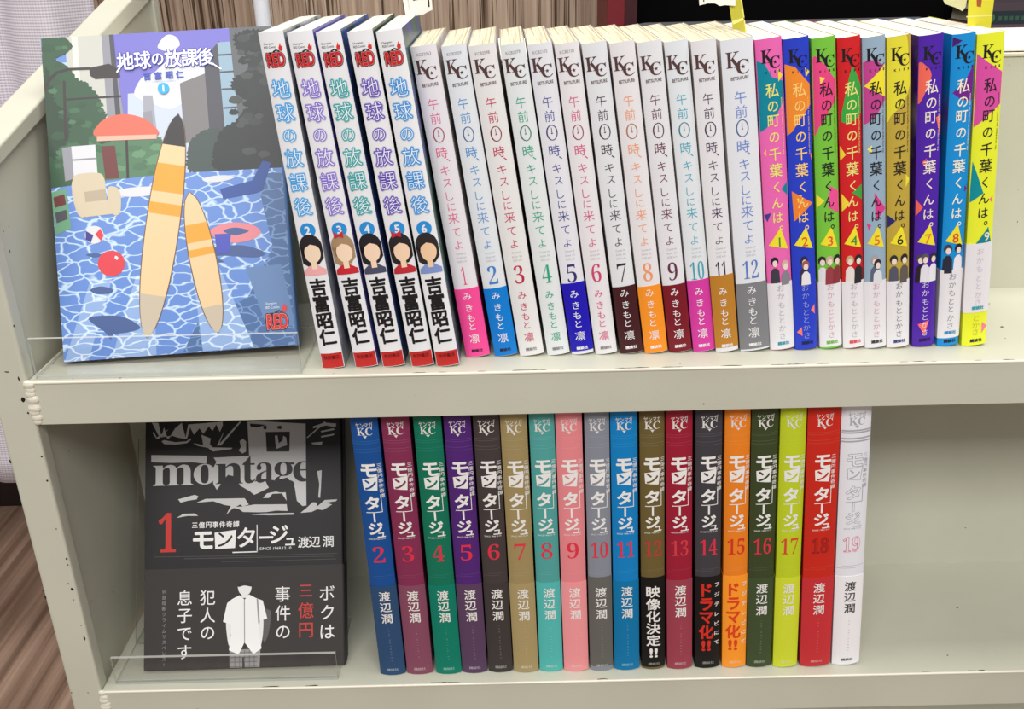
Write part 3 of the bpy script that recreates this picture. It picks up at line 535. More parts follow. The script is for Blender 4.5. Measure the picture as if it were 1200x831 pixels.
# grey padded bench in front of the cabinet
GREY = mat((82, 80, 84), 0.75, 0.2)
r = empty('bench', (404, 520, FLOOR_Z), 'grey padded bench with a rounded end in front of the dark cabinet', 'bench')
sh = Shape(); pts = [(22-22*math.cos(a), 0) for a in (0,)]
out = [(22-22*math.sin(math.radians(a)), 50-50*math.cos(math.radians(a))) for a in range(180, -1, -15)]
sh.prism([(325, 100), (22, 100)] + [(22-22*math.sin(math.radians(a)), 50+50*math.cos(math.radians(a))) for a in range(15, 180, 15)] + [(22, 0), (325, 0)], 'z', 636, 684, GREY)
sh.build('seat', r, bevel=8, seg=4)
for lx in (60, 290):
    for ly in (15, 85): s = Shape(); s.tube((lx, ly, 0), (lx, ly, 637), 9, mat((60, 60, 62), 0.4), 16); s.build('leg', r)

# ------------------------------------------------------------------ the beige metal book cart
H1, HZ, H2, DEPTH, BACK, LEN = 26.6, 221.15, 27.2, 118.0, 300.0, 900.0
cart = empty('book_cart', (0, 0, FLOOR_Z), 'beige enamelled metal book cart with chipped paint holding all the comics', 'book cart')
CZ = -FLOOR_Z                                   # local z of the upper shelf surface
def side_panel(x0, x1, front):
    """welded side: a rim of folded sheet round a slightly recessed field"""
    out = [(0, CZ-500), (0, CZ+118), (BACK+18, CZ+118+0.262*(BACK+18)), (BACK+18, CZ-500)]
    inn = [(11, CZ-490), (11, CZ+112), (BACK+6, CZ+104+0.262*(BACK+6)), (BACK+6, CZ-490)]
    s = Shape(); n = 4; b = len(s.v); m = s.mi(PAINT)
    for x in (x0, x1):
        s.v += [(x, y, z) for y, z in out]; s.v += [(x, y, z) for y, z in inn]
    for k in range(n):
        j = (k+1) % n; O0, O1, I0, I1 = b+k, b+j, b+n+k, b+n+j; T = 2*n
        for f in ((O0, O1, I1, I0), (O0+T, I0+T, I1+T, O1+T), (O0, O0+T, O1+T, O1), (I0, I1, I1+T, I0+T)): s.f.append(f); s.m.append(m)
    o = s.build('side_panel', cart, bevel=1.6, seg=3)
    f = Shape(); f.prism(inn, 'x', min(x0, x1)+3.6, max(x0, x1)-3.6, PAINT); f.build('panel_field', o)
    return o
panel = side_panel(-20.5, 0, True)
side_panel(LEN, LEN+20.5, False)
# chips knocked out of the enamel on the front edge
random.seed(4)
s = Shape()
for x, z, rx, rz in CHIPS:
    n = 9; pts = [(x + rx*random.uniform(.65, 1.15)*math.cos(2*math.pi*i/n), z + rz*random.uniform(.65, 1.15)*math.sin(2*math.pi*i/n)) for i in range(n)]
    s.prism([(p[0], p[1]+CZ) for p in pts], 'y', -0.06, 0.02, CHIP)
tag(s.build('paint_chips', panel), kind='stuff')
def cart_shelf(z, lip, marks):
    s = Shape(); s.box(0.4, LEN-0.4, 0, DEPTH, z-1.6, z, PAINT); s.box(0.4, LEN-0.4, 0, 1.6, z-lip, z-1.6, PAINT)
    s.box(0.4, LEN-0.4, 1.6, 12, z-lip, z-lip+1.4, PAINT)
    # merge into one folded sheet
    o = s.build('shelf', cart)
    s = Shape(); s.tube((0.6, 0.35, z-0.75), (LEN-0.6, 0.35, z-0.75), 0.95, WELD, 14); s.build('folded_edge', o)
    s = Shape()
    for a, b_ in marks:
        k = max(2, int((b_-a)/2)); up_, lo = [], []
        for i in range(k+1):
            x = a+(b_-a)*i/k; c = 0.9+random.uniform(-.25, .25); hh = random.uniform(.2, .55)*(0.35 if i in (0, k) else 1)
            up_.append((x, c+hh+0.25)); lo.append((x, c-hh+0.25))
        s.prism(up_ + lo[::-1], 'z', z+0.0, z+0.08, CHIP)
    if marks: tag(s.build('paint_chips', o), kind='stuff')
    return o
upper = cart_shelf(CZ, H1, EDGE_MARKS)
lower = cart_shelf(CZ-HZ, H2, LOW_MARKS)
bottom = cart_shelf(CZ-HZ*2+6, 26, [])
for o, z in ((upper, CZ), (lower, CZ-HZ)):      # weld beads where shelf meets side panel
    s = Shape()
    for k in range(9):
        zc = z-1.5-k*2.95+random.uniform(-.5, .5); rr = 2.3+random.uniform(-.5, .6); xo = random.uniform(-.7, .7); n = 10; rings = 5
        for i in range(rings):
            t0, t1 = -1+2*i/rings, -1+2*(i+1)/rings
            for j in range(n):
                a0, a1 = 2*math.pi*j/n, 2*math.pi*(j+1)/n
                q = []
                for t, a in ((t0, a0), (t0, a1), (t1, a1), (t1, a0)):
                    r0 = rr*math.sqrt(max(0, 1-t*t)); q.append((1.2+xo+1.35*r0*math.cos(a), 0.2+0.75*r0*math.sin(a), zc+t*rr*1.15))
                s.face(q, WELD)
    s.build('weld', o, smooth=True)
s = Shape(); s.box(0.4, LEN-0.4, DEPTH, DEPTH+1.6, CZ-HZ*2+4, CZ+152, PAINT); s.box(0.4, LEN-0.4, DEPTH+128, DEPTH+129.6, CZ+120, CZ+152.6, PAINT); s.build('back_panel', cart)
s = Shape(); s.box(0.4, LEN-0.4, DEPTH-0.6, DEPTH+130, CZ+152.6, CZ+154.4, mat((248, 246, 236), 0.35, 0.45)); s.box(0.4, LEN-0.4, DEPTH-1.2, DEPTH-.1, CZ+149.6, CZ+152.0, WELD); s.build('top_rail', cart, bevel=0.6)
for z in (CZ, CZ-HZ, CZ-HZ*2+6):                # shelves of the far side
    s = Shape(); s.box(0.4, LEN-0.4, DEPTH+1.6, BACK, z-1.6, z, PAINT); s.box(0.4, LEN-0.4, BACK-1.6, BACK, z-27, z-1.6, PAINT); s.build('shelf', cart)
for x in (-10, LEN+10):
    for y in (25, BACK-10):
        s = Shape(); s.tube((x-8, y, 22), (x+8, y, 22), 22, mat((40, 40, 42), 0.6), 24); wh = s.build('caster', cart, bevel=2)
        s = Shape(); s.box(x-11, x+11, y-9, y+9, 42, CZ-499, mat((150, 150, 150), 0.3)); s.build('fork', wh)

# ------------------------------------------------------------------ acrylic stands
def stand(label, x, y, z, w, lip, lean, plate_h, thick_y, yaw=0.0, base_d=60.0):
    r = empty('book_stand', (x, y, z), label, 'book stand'); r.rotation_euler.z = yaw
    t = 2.0
    def sheet(name, c):         # c: 8 corners of a thin slab; large faces clear, narrow faces cut edges
        s = Shape(); b = 0; s.v = list(c)
        quads = [((0, 1, 2, 3), ACRYL), ((7, 6, 5, 4), ACRYL), ((0, 4, 5, 1), ACRYL_EDGE), ((1, 5, 6, 2), ACRYL_EDGE), ((2, 6, 7, 3), ACRYL_EDGE), ((3, 7, 4, 0), ACRYL_EDGE)]
        for q, m in quads: s.f.append(q); s.m.append(s.mi(m))
        return s.build(name, r)
    sheet('front_lip', [(0, 0, 0.2), (w, 0, 0.2), (w, 0, lip), (0, 0, lip), (0, t, 0.2), (w, t, 0.2), (w, t, lip), (0, t, lip)])
    D = base_d
    sheet('base_plate', [(0, t, t+.2), (w, t, t+.2), (w, D, t+.2), (0, D, t+.2), (0, t, 0.2), (w, t, 0.2), (w, D, 0.2), (0, D, 0.2)])
    c, sn = math.cos(lean), math.sin(lean); P = lambda xx, a, n: (xx, thick_y + a*sn + n*c, t+.3 + a*c - n*sn)
    sheet('back_plate', [P(0, 0, 0), P(w, 0, 0), P(w, plate_h, 0), P(0, plate_h, 0), P(0, 0, t), P(w, 0, t), P(w, plate_h, t), P(0, plate_h, t)])
    return r

# ------------------------------------------------------------------ five leaning white comics, volumes 2-6
WHITE = (232, 232, 235)
def bust(pr, u, v0, v1, hair, skin, dress, m0=4, tilt=0.0):
    """plain portrait patch: hair, face, shoulders"""
    h = v1-v0; a = mat(hair); s_ = mat(skin); dr = mat(dress)
    pr.poly([(u-h*.26, v0), (u-h*.25, v0+h*.12), (u-h*.1, v0+h*.24), (u+h*.1, v0+h*.24), (u+h*.26, v0+h*.12), (u+h*.27, v0)], dr, m0+1)
    pr.poly([(u-h*.05, v0+h*.15), (u+h*.08, v0+h*.15), (u+h*.08, v0+h*.36), (u-h*.05, v0+h*.36)], s_, m0+2)
    pr.disc(u, v0+h*.67, h*.27, h*.33, a, m0, 20)
    pr.poly([(u-h*.27, v0+h*.7), (u-h*.25, v0+h*.3), (u-h*.12, v0+h*.22), (u+h*.14, v0+h*.26), (u+h*.26, v0+h*.4), (u+h*.27, v0+h*.7)], a, m0)
    pr.disc(u+h*.02+tilt, v0+h*.54, h*.19, h*.24, s_, m0+3, 18)
    pr.poly([(u-h*.22, v0+h*.62), (u-h*.12, v0+h*.86), (u+h*.1, v0+h*.88), (u+h*.24, v0+h*.62), (u+h*.12, v0+h*.72), (u, v0+h*.76), (u-h*.1, v0+h*.7)], a, m0+4)
def champion_logo(pr, u, v, k, text_dark=True, L=3):
    """red block letters with a fuse and flame over a black round bomb; k = width in mm"""
    ink, red = mat((28, 24, 24)), mat((196, 30, 36))
    pr.disc(u-.2*k, v+.06*k, .34*k, .36*k, ink, L)
    pr.text('RED', u+.02*k, v, 1, ink, L+1, bold=.085, fit=(k*1.06, k*.82))
    pr.text('RED', u+.02*k, v, 1, mat((226, 150, 146)), L+2.2, bold=.05, fit=(k*.99, k*.74))
    pr.text('RED', u+.02*k, v, 1, red, L+3.4, bold=.032, fit=(k*.95, k*.70))
    pr.poly([(u-.05*k, v+.38*k), (u+.12*k, v+.46*k), (u+.3*k, v+.40*k), (u+.3*k, v+.46*k), (u+.12*k, v+.53*k), (u-.06*k, v+.45*k)], ink, L+1)
    pr.poly([(u+.30*k, v+.45*k), (u+.28*k, v+.60*k), (u+.40*k, v+.85*k), (u+.42*k, v+.66*k), (u+.50*k, v+.72*k), (u+.48*k, v+.48*k), (u+.4*k, v+.42*k)], mat((214, 50, 48)), L+1)
    tcol = mat((70, 70, 74)) if text_dark else mat((226, 228, 232))
    pr.text('Champion', u-.22*k, v+.84*k, 1, tcol, L+1, fit=(k*.56, k*.13)); pr.text('RED Comics', u-.17*k, v+.67*k, 1, tcol, L+1, fit=(k*.66, k*.12))
RED_BOOKS = [  # vol, XL, width, y, lean, ink, art on the boards, hair, skin, dress, label
 (2, 163.5, 12.4, 8.8, .079, (58, 158, 226), [(60, 86, 62), (206, 210, 206), (92, 96, 100)], (38, 34, 38), (240, 214, 186), (238, 170, 170), 'white comic spine numbered 2 with sky blue title, leftmost of five leaning ones'),
 (3, 182.1, 12.7, 9.2, .104, (136, 112, 206), [(98, 92, 178), (120, 110, 190), (60, 120, 84)], (168, 138, 104), (244, 216, 186), (200, 40, 52), 'white comic spine numbered 3 with violet title and brown-haired portrait with red bow'),
 (4, 197.7, 12.4, 9.2, .112, (44, 158, 160), [(48, 78, 56), (80, 104, 190), (60, 90, 66)], (34, 30, 36), (244, 212, 184), (72, 76, 100), 'white comic spine numbered 4 with teal title and black-haired portrait in dark top'),
 (5, 214.0, 12.6, 8.6, .116, (96, 66, 176), [(44, 40, 50), (70, 100, 76), (150, 170, 205)], (40, 34, 38), (242, 208, 176), (190, 44, 56), 'white comic spine numbered 5 with deep purple title and red flower in portrait hair'),
 (6, 228.2, 13.0, 8.0, .116, (52, 142, 216), [(108, 100, 186), (78, 112, 90), (140, 158, 205)], (44, 38, 40), (238, 200, 162), (126, 148, 204), 'white comic spine numbered 6 with blue title and white slip at its back'),
]
for vol, X, wd, y, lean, ink, art, hair, skin, dress, lab in settle(RED_BOOKS, 1, 2, 4, 182):
    root = book_root(lab, 'leaning white comics with red publisher foot', X, y, 0.05, lean)
    pr = Print(); c = wd/2; WHT = mat(WHITE); I = mat(ink); glow = mat(tuple(int(.42*a+.58*b) for a, b in zip(ink, WHITE)))
    champion_logo(pr, c+.1, 168.6, 9.2)
    for ch, v in zip('地球の放課後', (154.5, 142.6, 130.9, 119.4, 106.8, 93.7)):
        em = 8.2 if ch == 'の' else 9.9
        pr.text(ch, c, v, em, glow, 3, bold=.085, sx=.92); pr.text(ch, c, v, em, I, 4.5, bold=.042, sx=.92); pr.text(ch, c, v, em, mat((238, 244, 250)), 6, bold=-.012, sx=.92)
    pr.disc(c+.1, 80.7, 4.1, 4.1, mat((40, 142, 214)), 3); pr.text(str(vol), c+.1, 80.7, 1, WHT, 4, bold=.03, fit=(None, 4.6))
    bust(pr, c-.1, 55.6, 78.5, hair, skin, dress, 5)
    if vol in (3, 5): pr.poly([(c-1.2, 78), (c-3.6, 80), (c-3.4, 76), (c-1, 77), (c+1.5, 76), (c+1.8, 80)], mat((200, 40, 52)), 12)
    for ch, v in zip('吉富昭仁', (48.6, 38.9, 28.7, 18.9)): pr.text(ch, c, v, 10.2, mat((26, 24, 26)), 3, bold=.035, sx=.94)
    pr.rect(0, wd, 0.3, 9.2, mat((190, 40, 38)), 3); pr.text('秋田書店', c, 6.6, 1, mat((110, 18, 22)), 4, bold=.02, fit=(wd*.72, 2.4))
    make_book(root, wd, 108, 182, 1.3, WHT, mat_cover_art('jacket_art_%d' % vol, art, 34), pr, PAGES_NEW)

# ------------------------------------------------------------------ kiss series: twelve white spines, most with a coloured band
PALE = (228, 227, 232)
KISS = [  # vol, XL, w, y, lean, ink, number ink, band colour or None, band top mm, spine tint, label
 (1, 244.7, 13.3, 20.2, .129, (224, 100, 140), (224, 70, 120), (244, 76, 152), 41.8, (228, 224, 229), 'slim white spine numbered 1 in pink with a hot pink band'),
 (2, 261.2, 12.8, 20.5, .134, (82, 146, 208), (64, 128, 200), (0, 122, 208), 41.7, (224, 228, 233), 'slim white spine numbered 2 in blue with a bright blue band'),
 (3, 275.5, 13.9, 20.2, .137, (196, 40, 84), (190, 32, 70), None, 0, (229, 227, 226), 'slim white spine numbered 3 in crimson, without a coloured band'),
 (4, 291.4, 12.8, 20.4, .136, (34, 164, 130), (36, 164, 124), None, 0, (225, 229, 230), 'slim white spine numbered 4 in green, without a coloured band'),
 (5, 305.5, 12.5, 20.6, .137, (70, 72, 150), (50, 48, 110), (26, 14, 176), 43.7, (227, 227, 233), 'slim white spine numbered 5 in navy with a deep ultramarine band'),
 (6, 319.2, 12.4, 20.2, .137, (214, 84, 128), (204, 66, 112), None, 0, (230, 227, 230), 'slim white spine numbered 6 in rose pink, without a coloured band'),
 (7, 333.7, 12.6, 20.0, .141, (58, 56, 66), (48, 46, 56), (66, 22, 28), 41.2, (225, 226, 230), 'slim white spine numbered 7 in black with a dark maroon band'),
 (8, 347.8, 12.7, 19.8, .141, (240, 160, 116), (240, 150, 100), (244, 146, 36), 41.2, (229, 226, 228), 'slim white spine numbered 8 in peach with an orange band'),
 (9, 362.0, 12.5, 20.3, .142, (112, 46, 74), (100, 44, 74), (120, 18, 34), 41.4, (227, 226, 230), 'slim white spine numbered 9 in plum with a wine red band'),
 (10, 376.0, 12.4, 20.6, .143, (70, 172, 194), (64, 160, 180), (212, 58, 160), 43.9, (225, 229, 233), 'slim white spine numbered 10 in turquoise with a magenta band'),
 (11, 388.7, 12.7, 19.6, .139, (76, 44, 84), (52, 38, 66), (186, 126, 42), 46.6, (228, 227, 230), 'slim white spine numbered 11 in dark plum with an ochre band'),
 (12, 402.8, 16.6, 19.8, .134, (104, 134, 206), (92, 124, 200), (126, 126, 130), 41.4, (226, 228, 234), 'thick white spine numbered 12 in cornflower blue with a grey band'),
]
CODES = {1: 'KCB2053', 2: 'KCB2059', 3: 'KCB2098', 4: 'KCB2079', 5: 'KCB2102', 6: 'KCB2120'}
def kc_mark(pr, u, v, k, m, paper, L=3):
    """serif K with a lower C across its foot and a star in the C"""
    pr.text(serif('K'), u-.21*k, v+.15*k, 1, m, L, fit=(k*.60, k*.66)); pr.text(serif('C'), u+.18*k, v-.18*k, 1, m, L, fit=(k*.56, k*.62))
    cu, cv = u+.20*k, v-.18*k
    pr.poly([(cu+k*.10*(1 if i % 2 == 0 else .45)*math.sin(math.pi*i/5), cv+k*.10*(1 if i % 2 == 0 else .45)*math.cos(math.pi*i/5)) for i in range(10)], m, L)
for vol, X, wd, y, lean, ink, nink, band, btop, tint, lab in settle(KISS, 1, 2, 4, 174):
    root = book_root(lab, 'white serialised comics in the middle of the upper shelf', X, y, 0.05, lean)
    pr = Print(); c = wd/2; I, N_ = mat(ink), mat(nink); br = mat((84, 58, 58)); k = 1 if wd < 15 else 1.12
    if vol in CODES: pr.text(CODES[vol], c-.3, 169.2, 1, mat((150, 140, 146)), 3, fit=(7.4, 1.5))
    kc_mark(pr, c-.1, 161.4, 10.6*k, br, mat(tint))
    pr.text('BETSUFURE', c+.3, 153.8, 1, br, 3, bold=.01, fit=(8.2*k, 1.7))
    for ch, v in (('午', 144), ('前', 136.7)): pr.text(ch, c, v, 6.3*k, I, 3, bold=-.006, sx=.95)
    n = 28; rx, ry = 3.0*k, 4.1*k
    ring = [(c+rx*math.cos(2*math.pi*i/n), 128+ry*math.sin(2*math.pi*i/n)) for i in range(n)]
    inn = [(c+.08+(rx-.62)*math.cos(2*math.pi*i/n), 128+(ry-.42)*math.sin(2*math.pi*i/n)) for i in range(n)]
    dk = mat(tuple(int(v*.72) for v in ink))
    pr.tri(ring+inn, [t for i in range(n) for t in ((i, (i+1) % n, n+(i+1) % n), (i, n+(i+1) % n, n+i))], dk, 3)
    pr.rect(c-.16, c+.16, 127.6, 130.6, dk, 3); pr.rect(c-.5, c+.5, 127.4, 127.8, dk, 3)
    pr.text('時', c, 118.5, 6.5*k, I, 3); pr.text('、', c+2.7, 114.3, 6, I, 3)
    for ch, v, e in (('キ', 108.9, 6.0), ('ス', 102.2, 5.6), ('し', 94.9, 5.8), ('に', 89.0, 5.4), ('来', 82.6, 6.6), ('て', 74.7, 6.0), ('よ', 67.3, 5.6)): pr.text(ch, c, v, e*k, I, 3, bold=-.006)
    pale = mat(tuple(int(.5*a+.5*b) for a, b in zip((150, 140, 150), tint)))
    for tx, v in (('Come to', 62.4), ('kiss at', 60.1), ('0:00 a.m.', 57.8)): pr.text(tx, c+.6, v, 1, pale, 3, fit=(5.4, 1.2))
    pr.text(serif(str(vol)), c, 49.4, 1, N_, 3, bold=-.012, fit=({1: 2.2, 11: 6.0}.get(vol, 5.2 if vol < 10 else 8.2*k*.92), 10.6))
    def author(p, m, mp):
        for ch, v in zip('みきもと凛', (37.0, 30.2, 24.1, 18.9, 11.4)): p.text(ch, c-.2, v, 5.2*k if ch != '凛' else 6.2*k, m, 3)
        p.text('講談社', c+.1, 3.9, 1, mp, 3, bold=.03, fit=(6.6*k, 2.0))
    bd = None
    if band:
        bp = Print(); wm = mat((238, 236, 238)); author(bp, wm, wm if vol not in (1, 2, 12) else (mat((40, 20, 40)) if vol != 12 else wm))
        z0 = {5: 2.0, 11: 2.6, 12: 1.2}.get(vol, 0.3)
        bd = (z0, btop, mat(band), mat(tuple(int(.8*v) for v in band)), bp)
    else: author(pr, I, mat((140, 132, 136)))
    side = mat_cover_art('pale_jacket_%d' % vol, [tint, (214, 208, 206), (190, 178, 172)], 22)
    make_book(root, wd, 96, 173.4, 1.5, mat(tint), side, pr, PAGES_OLD, bd)

# ------------------------------------------------------------------ nine bright spines with blots and triangles
CR, YL, DK = (244, 238, 214), (236, 228, 120), (34, 30, 34)
A = lambda *p: list(p)
TOWN = [ # vol, XL, w, y, lean, base, title ink(s), blots [(colour, pts(u frac, v), smooth)], number ink, band (z0,z1), author ink, publisher ink, label
 (1, 420.5, 13.7, 20.6, .133, (234, 104, 178), YL, [((0, 134, 156), A((0, 163), (.3, 161), (.55, 154), (1, 151), (1, 141), (.6, 133), (.25, 128), (0, 126)), 0), ((240, 226, 60), A((.8, 157.5), (.98, 154), (.8, 151)), 0), ((60, 60, 150), A((0, 81), (.28, 82), (.12, 77)), 0), ((0, 134, 156), A((1, 98), (.72, 94.5), (1, 90)), 0), ((255, 180, 120), A((.1, 115), (.2, 117), (.2, 113)), 0)], (50, 140, 80), (.3, 41.0), (170, 168, 176), (40, 150, 170), 'bright pink spine numbered 1 with a teal blot and white band'),
 (2, 434.6, 12.9, 20.4, .132, (38, 62, 196), (250, 208, 120), [((240, 140, 44), A((0, 161), (.4, 159), (.8, 152), (1, 149), (1, 139), (.6, 133), (.2, 126), (0, 124)), 0), ((246, 210, 80), A((.8, 158), (1, 155.5), (.82, 153)), 0), ((244, 130, 80), A((.92, 112), (1, 114), (1, 108)), 0), ((240, 226, 90), A((.25, 92), (.5, 91), (.35, 87)), 0), ((240, 132, 48), A((.1, 94), (.95, 86), (.15, 77)), 0), ((244, 130, 110), A((.72, 24), (.9, 27), (.9, 21)), 0), ((244, 130, 110), A((.1, 11), (.3, 14), (.32, 8.5)), 0)], (220, 90, 40), None, (150, 160, 215), (20, 26, 70), 'royal blue spine numbered 2 with orange blot, no white band'),
 (3, 449.2, 12.2, 20.8, .133, (118, 194, 62), DK, [((232, 70, 132), A((0, 162), (.4, 161), (.85, 153), (1, 151), (1, 143), (.6, 135), (.2, 128), (0, 126)), 1), ((244, 220, 80), A((.28, 154), (.5, 153), (.3, 150)), 0), ((236, 80, 150), A((.6, 96), (1, 92), (1, 80), (.5, 84)), 0), ((240, 226, 60), A((0, 92), (.35, 88), (0, 84)), 0)], (224, 80, 60), (1.2, 41.0), (206, 150, 170), (110, 180, 70), 'lime green spine numbered 3 with a pink blot and white band'),
 (4, 462.7, 12.0, 20.8, .135, (208, 30, 36), (236, 224, 130), [((58, 166, 66), A((.62, 158), (.86, 152), (1, 146), (1, 135), (.6, 130.5), (.1, 131), (.2, 140), (.45, 153)), 1), ((240, 214, 60), A((.02, 118), (.25, 113), (0, 110)), 0), ((58, 166, 66), A((.5, 92), (1, 96), (1, 87)), 0), ((240, 214, 60), A((.05, 92), (.4, 86), (.05, 82)), 0)], (70, 140, 60), (.3, 41.0), (180, 176, 180), (222, 70, 80), 'scarlet spine numbered 4 with a green blot and white band'),
 (5, 475.1, 12.0, 20.2, .134, (150, 174, 194), DK, [((192, 66, 142), A((0, 161), (.3, 162), (.6, 161), (1, 157), (1, 141), (.6, 134), (.2, 130), (0, 129)), 0), ((242, 226, 50), A((.05, 149), (1, 159), (1, 142)), 0), ((222, 60, 140), A((.45, 92), (1, 82), (.5, 76)), 0), ((240, 230, 120), A((.15, 116), (.35, 118), (.35, 113)), 0), ((222, 60, 140), A((.1, 75), (.3, 74), (.2, 71)), 0)], (220, 110, 50), (.3, 41.0), (206, 150, 176), (50, 48, 60), 'grey-blue spine numbered 5 with magenta blot and white band'),
 (6, 487.6, 12.2, 20.1, .135, (190, 164, 62), DK, [((228, 218, 56), A((0, 174), (.75, 174), (.9, 162), (1, 150), (.7, 140), (.2, 134), (0, 133)), 1), ((240, 226, 60), A((.8, 101), (1, 98), (.8, 94)), 0), ((40, 40, 110), A((0, 80), (.35, 76), (0, 72)), 0)], (40, 36, 40), (.3, 41.0), (120, 116, 126), (60, 66, 130), 'mustard yellow spine numbered 6 with white band'),
 (7, 502.5, 12.4, 21.0, .124, (78, 32, 166), (240, 226, 214), [((240, 104, 88), A((0, 159), (.3, 158), (.5, 154), (.42, 149), (0, 139)), 1), ((240, 110, 96), A((.75, 131), (1, 132), (1, 120)), 0), ((226, 90, 100), A((.2, 108), (.4, 110), (.36, 105)), 0), ((240, 100, 90), A((0, 88), (.3, 83), (0, 78)), 0), ((250, 110, 100), A((.2, 14), (.7, 16), (.5, 7)), 0)], (232, 120, 60), None, (222, 214, 236), (24, 14, 60), 'deep purple spine numbered 7 with coral blots, no white band'),
 (8, 517.0, 12.8, 21.2, .109, (16, 142, 214), CR, [((112, 30, 140), A((1, 158), (.6, 150), (.1, 144), (.5, 140), (1, 139)), 0), ((70, 20, 110), A((.4, 170), (0, 167), (0, 172)), 0), ((112, 30, 140), A((.85, 94), (1, 92), (.85, 90)), 0)], (210, 80, 60), (5.0, 46.3), (120, 120, 130), (50, 140, 190), 'sky blue spine numbered 8 with purple blot and raised white band'),
 (9, 531.0, 13.8, 20.7, .117, (232, 238, 50), DK, [((216, 78, 160), A((0, 164), (.4, 159), (1, 153), (1, 137), (.6, 133), (.2, 128), (0, 126)), 0), ((0, 140, 150), A((.05, 108), (.5, 90), (0, 85)), 0), ((240, 120, 150), A((.75, 86), (.9, 88), (.88, 84)), 0), ((240, 130, 150), A((.75, 14), (1, 11), (.75, 7)), 0)], (226, 232, 200), (20.5, 61.6), (206, 190, 200), (40, 160, 170), 'lemon yellow and pink spine numbered 9, last of the upper shelf'),
]
def mini_people(pr, c, wd, v0, vol):
    """two plain figures, cropped at the chest"""
    darks = [(40, 36, 42), (52, 44, 48), (60, 52, 56)]
    sk, wt = mat((236, 216, 206)), mat((226, 224, 228))
    sets = {1: ((.32, (40, 36, 42), (60, 60, 70)), (.75, (206, 180, 160), (130, 130, 140))), 2: ((.5, (44, 42, 60), (50, 46, 70)), (.55, (150, 90, 80), (230, 228, 232))),
            3: ((.18, (40, 36, 40), (226, 224, 226)), (.5, (196, 176, 140), (150, 60, 70)), (.85, (34, 32, 36), (140, 50, 60))), 4: ((.35, (200, 170, 120), (228, 220, 214)), (.75, (40, 36, 40), (44, 40, 44))),
            5: ((.45, (170, 160, 160), (90, 100, 120)), (.58, (48, 44, 52), (220, 220, 226))), 6: ((.28, (46, 42, 46), (84, 84, 100)), (.75, (40, 36, 40), (96, 88, 80))),
            7: ((.25, (70, 64, 80), (36, 30, 40)), (.45, (90, 84, 96), (226, 222, 230)), (.82, (44, 40, 50), (230, 228, 234))), 8: ((.72, (34, 32, 44), (232, 230, 236)), (.25, (60, 60, 76), (40, 42, 60)))}
    for i, (u, hair, top) in enumerate(sets.get(vol, ())):
        U = u*wd; z = v0 - (2.5 if i == 1 and vol in (1, 2, 5) else 0)
        pr.poly([(U-2.6, v0-2), (U-2.2, z+6.5), (U-.8, z+8.4), (U+.9, z+8.4), (U+2.3, z+6.5), (U+2.6, v0-2)], mat(top), 5+3*i)
        pr.disc(U, z+12.3, 2.1, 2.7, mat(hair), 6+3*i, 14); pr.disc(U+.15, z+11.1, 1.35, 1.9, sk, 7+3*i, 12)
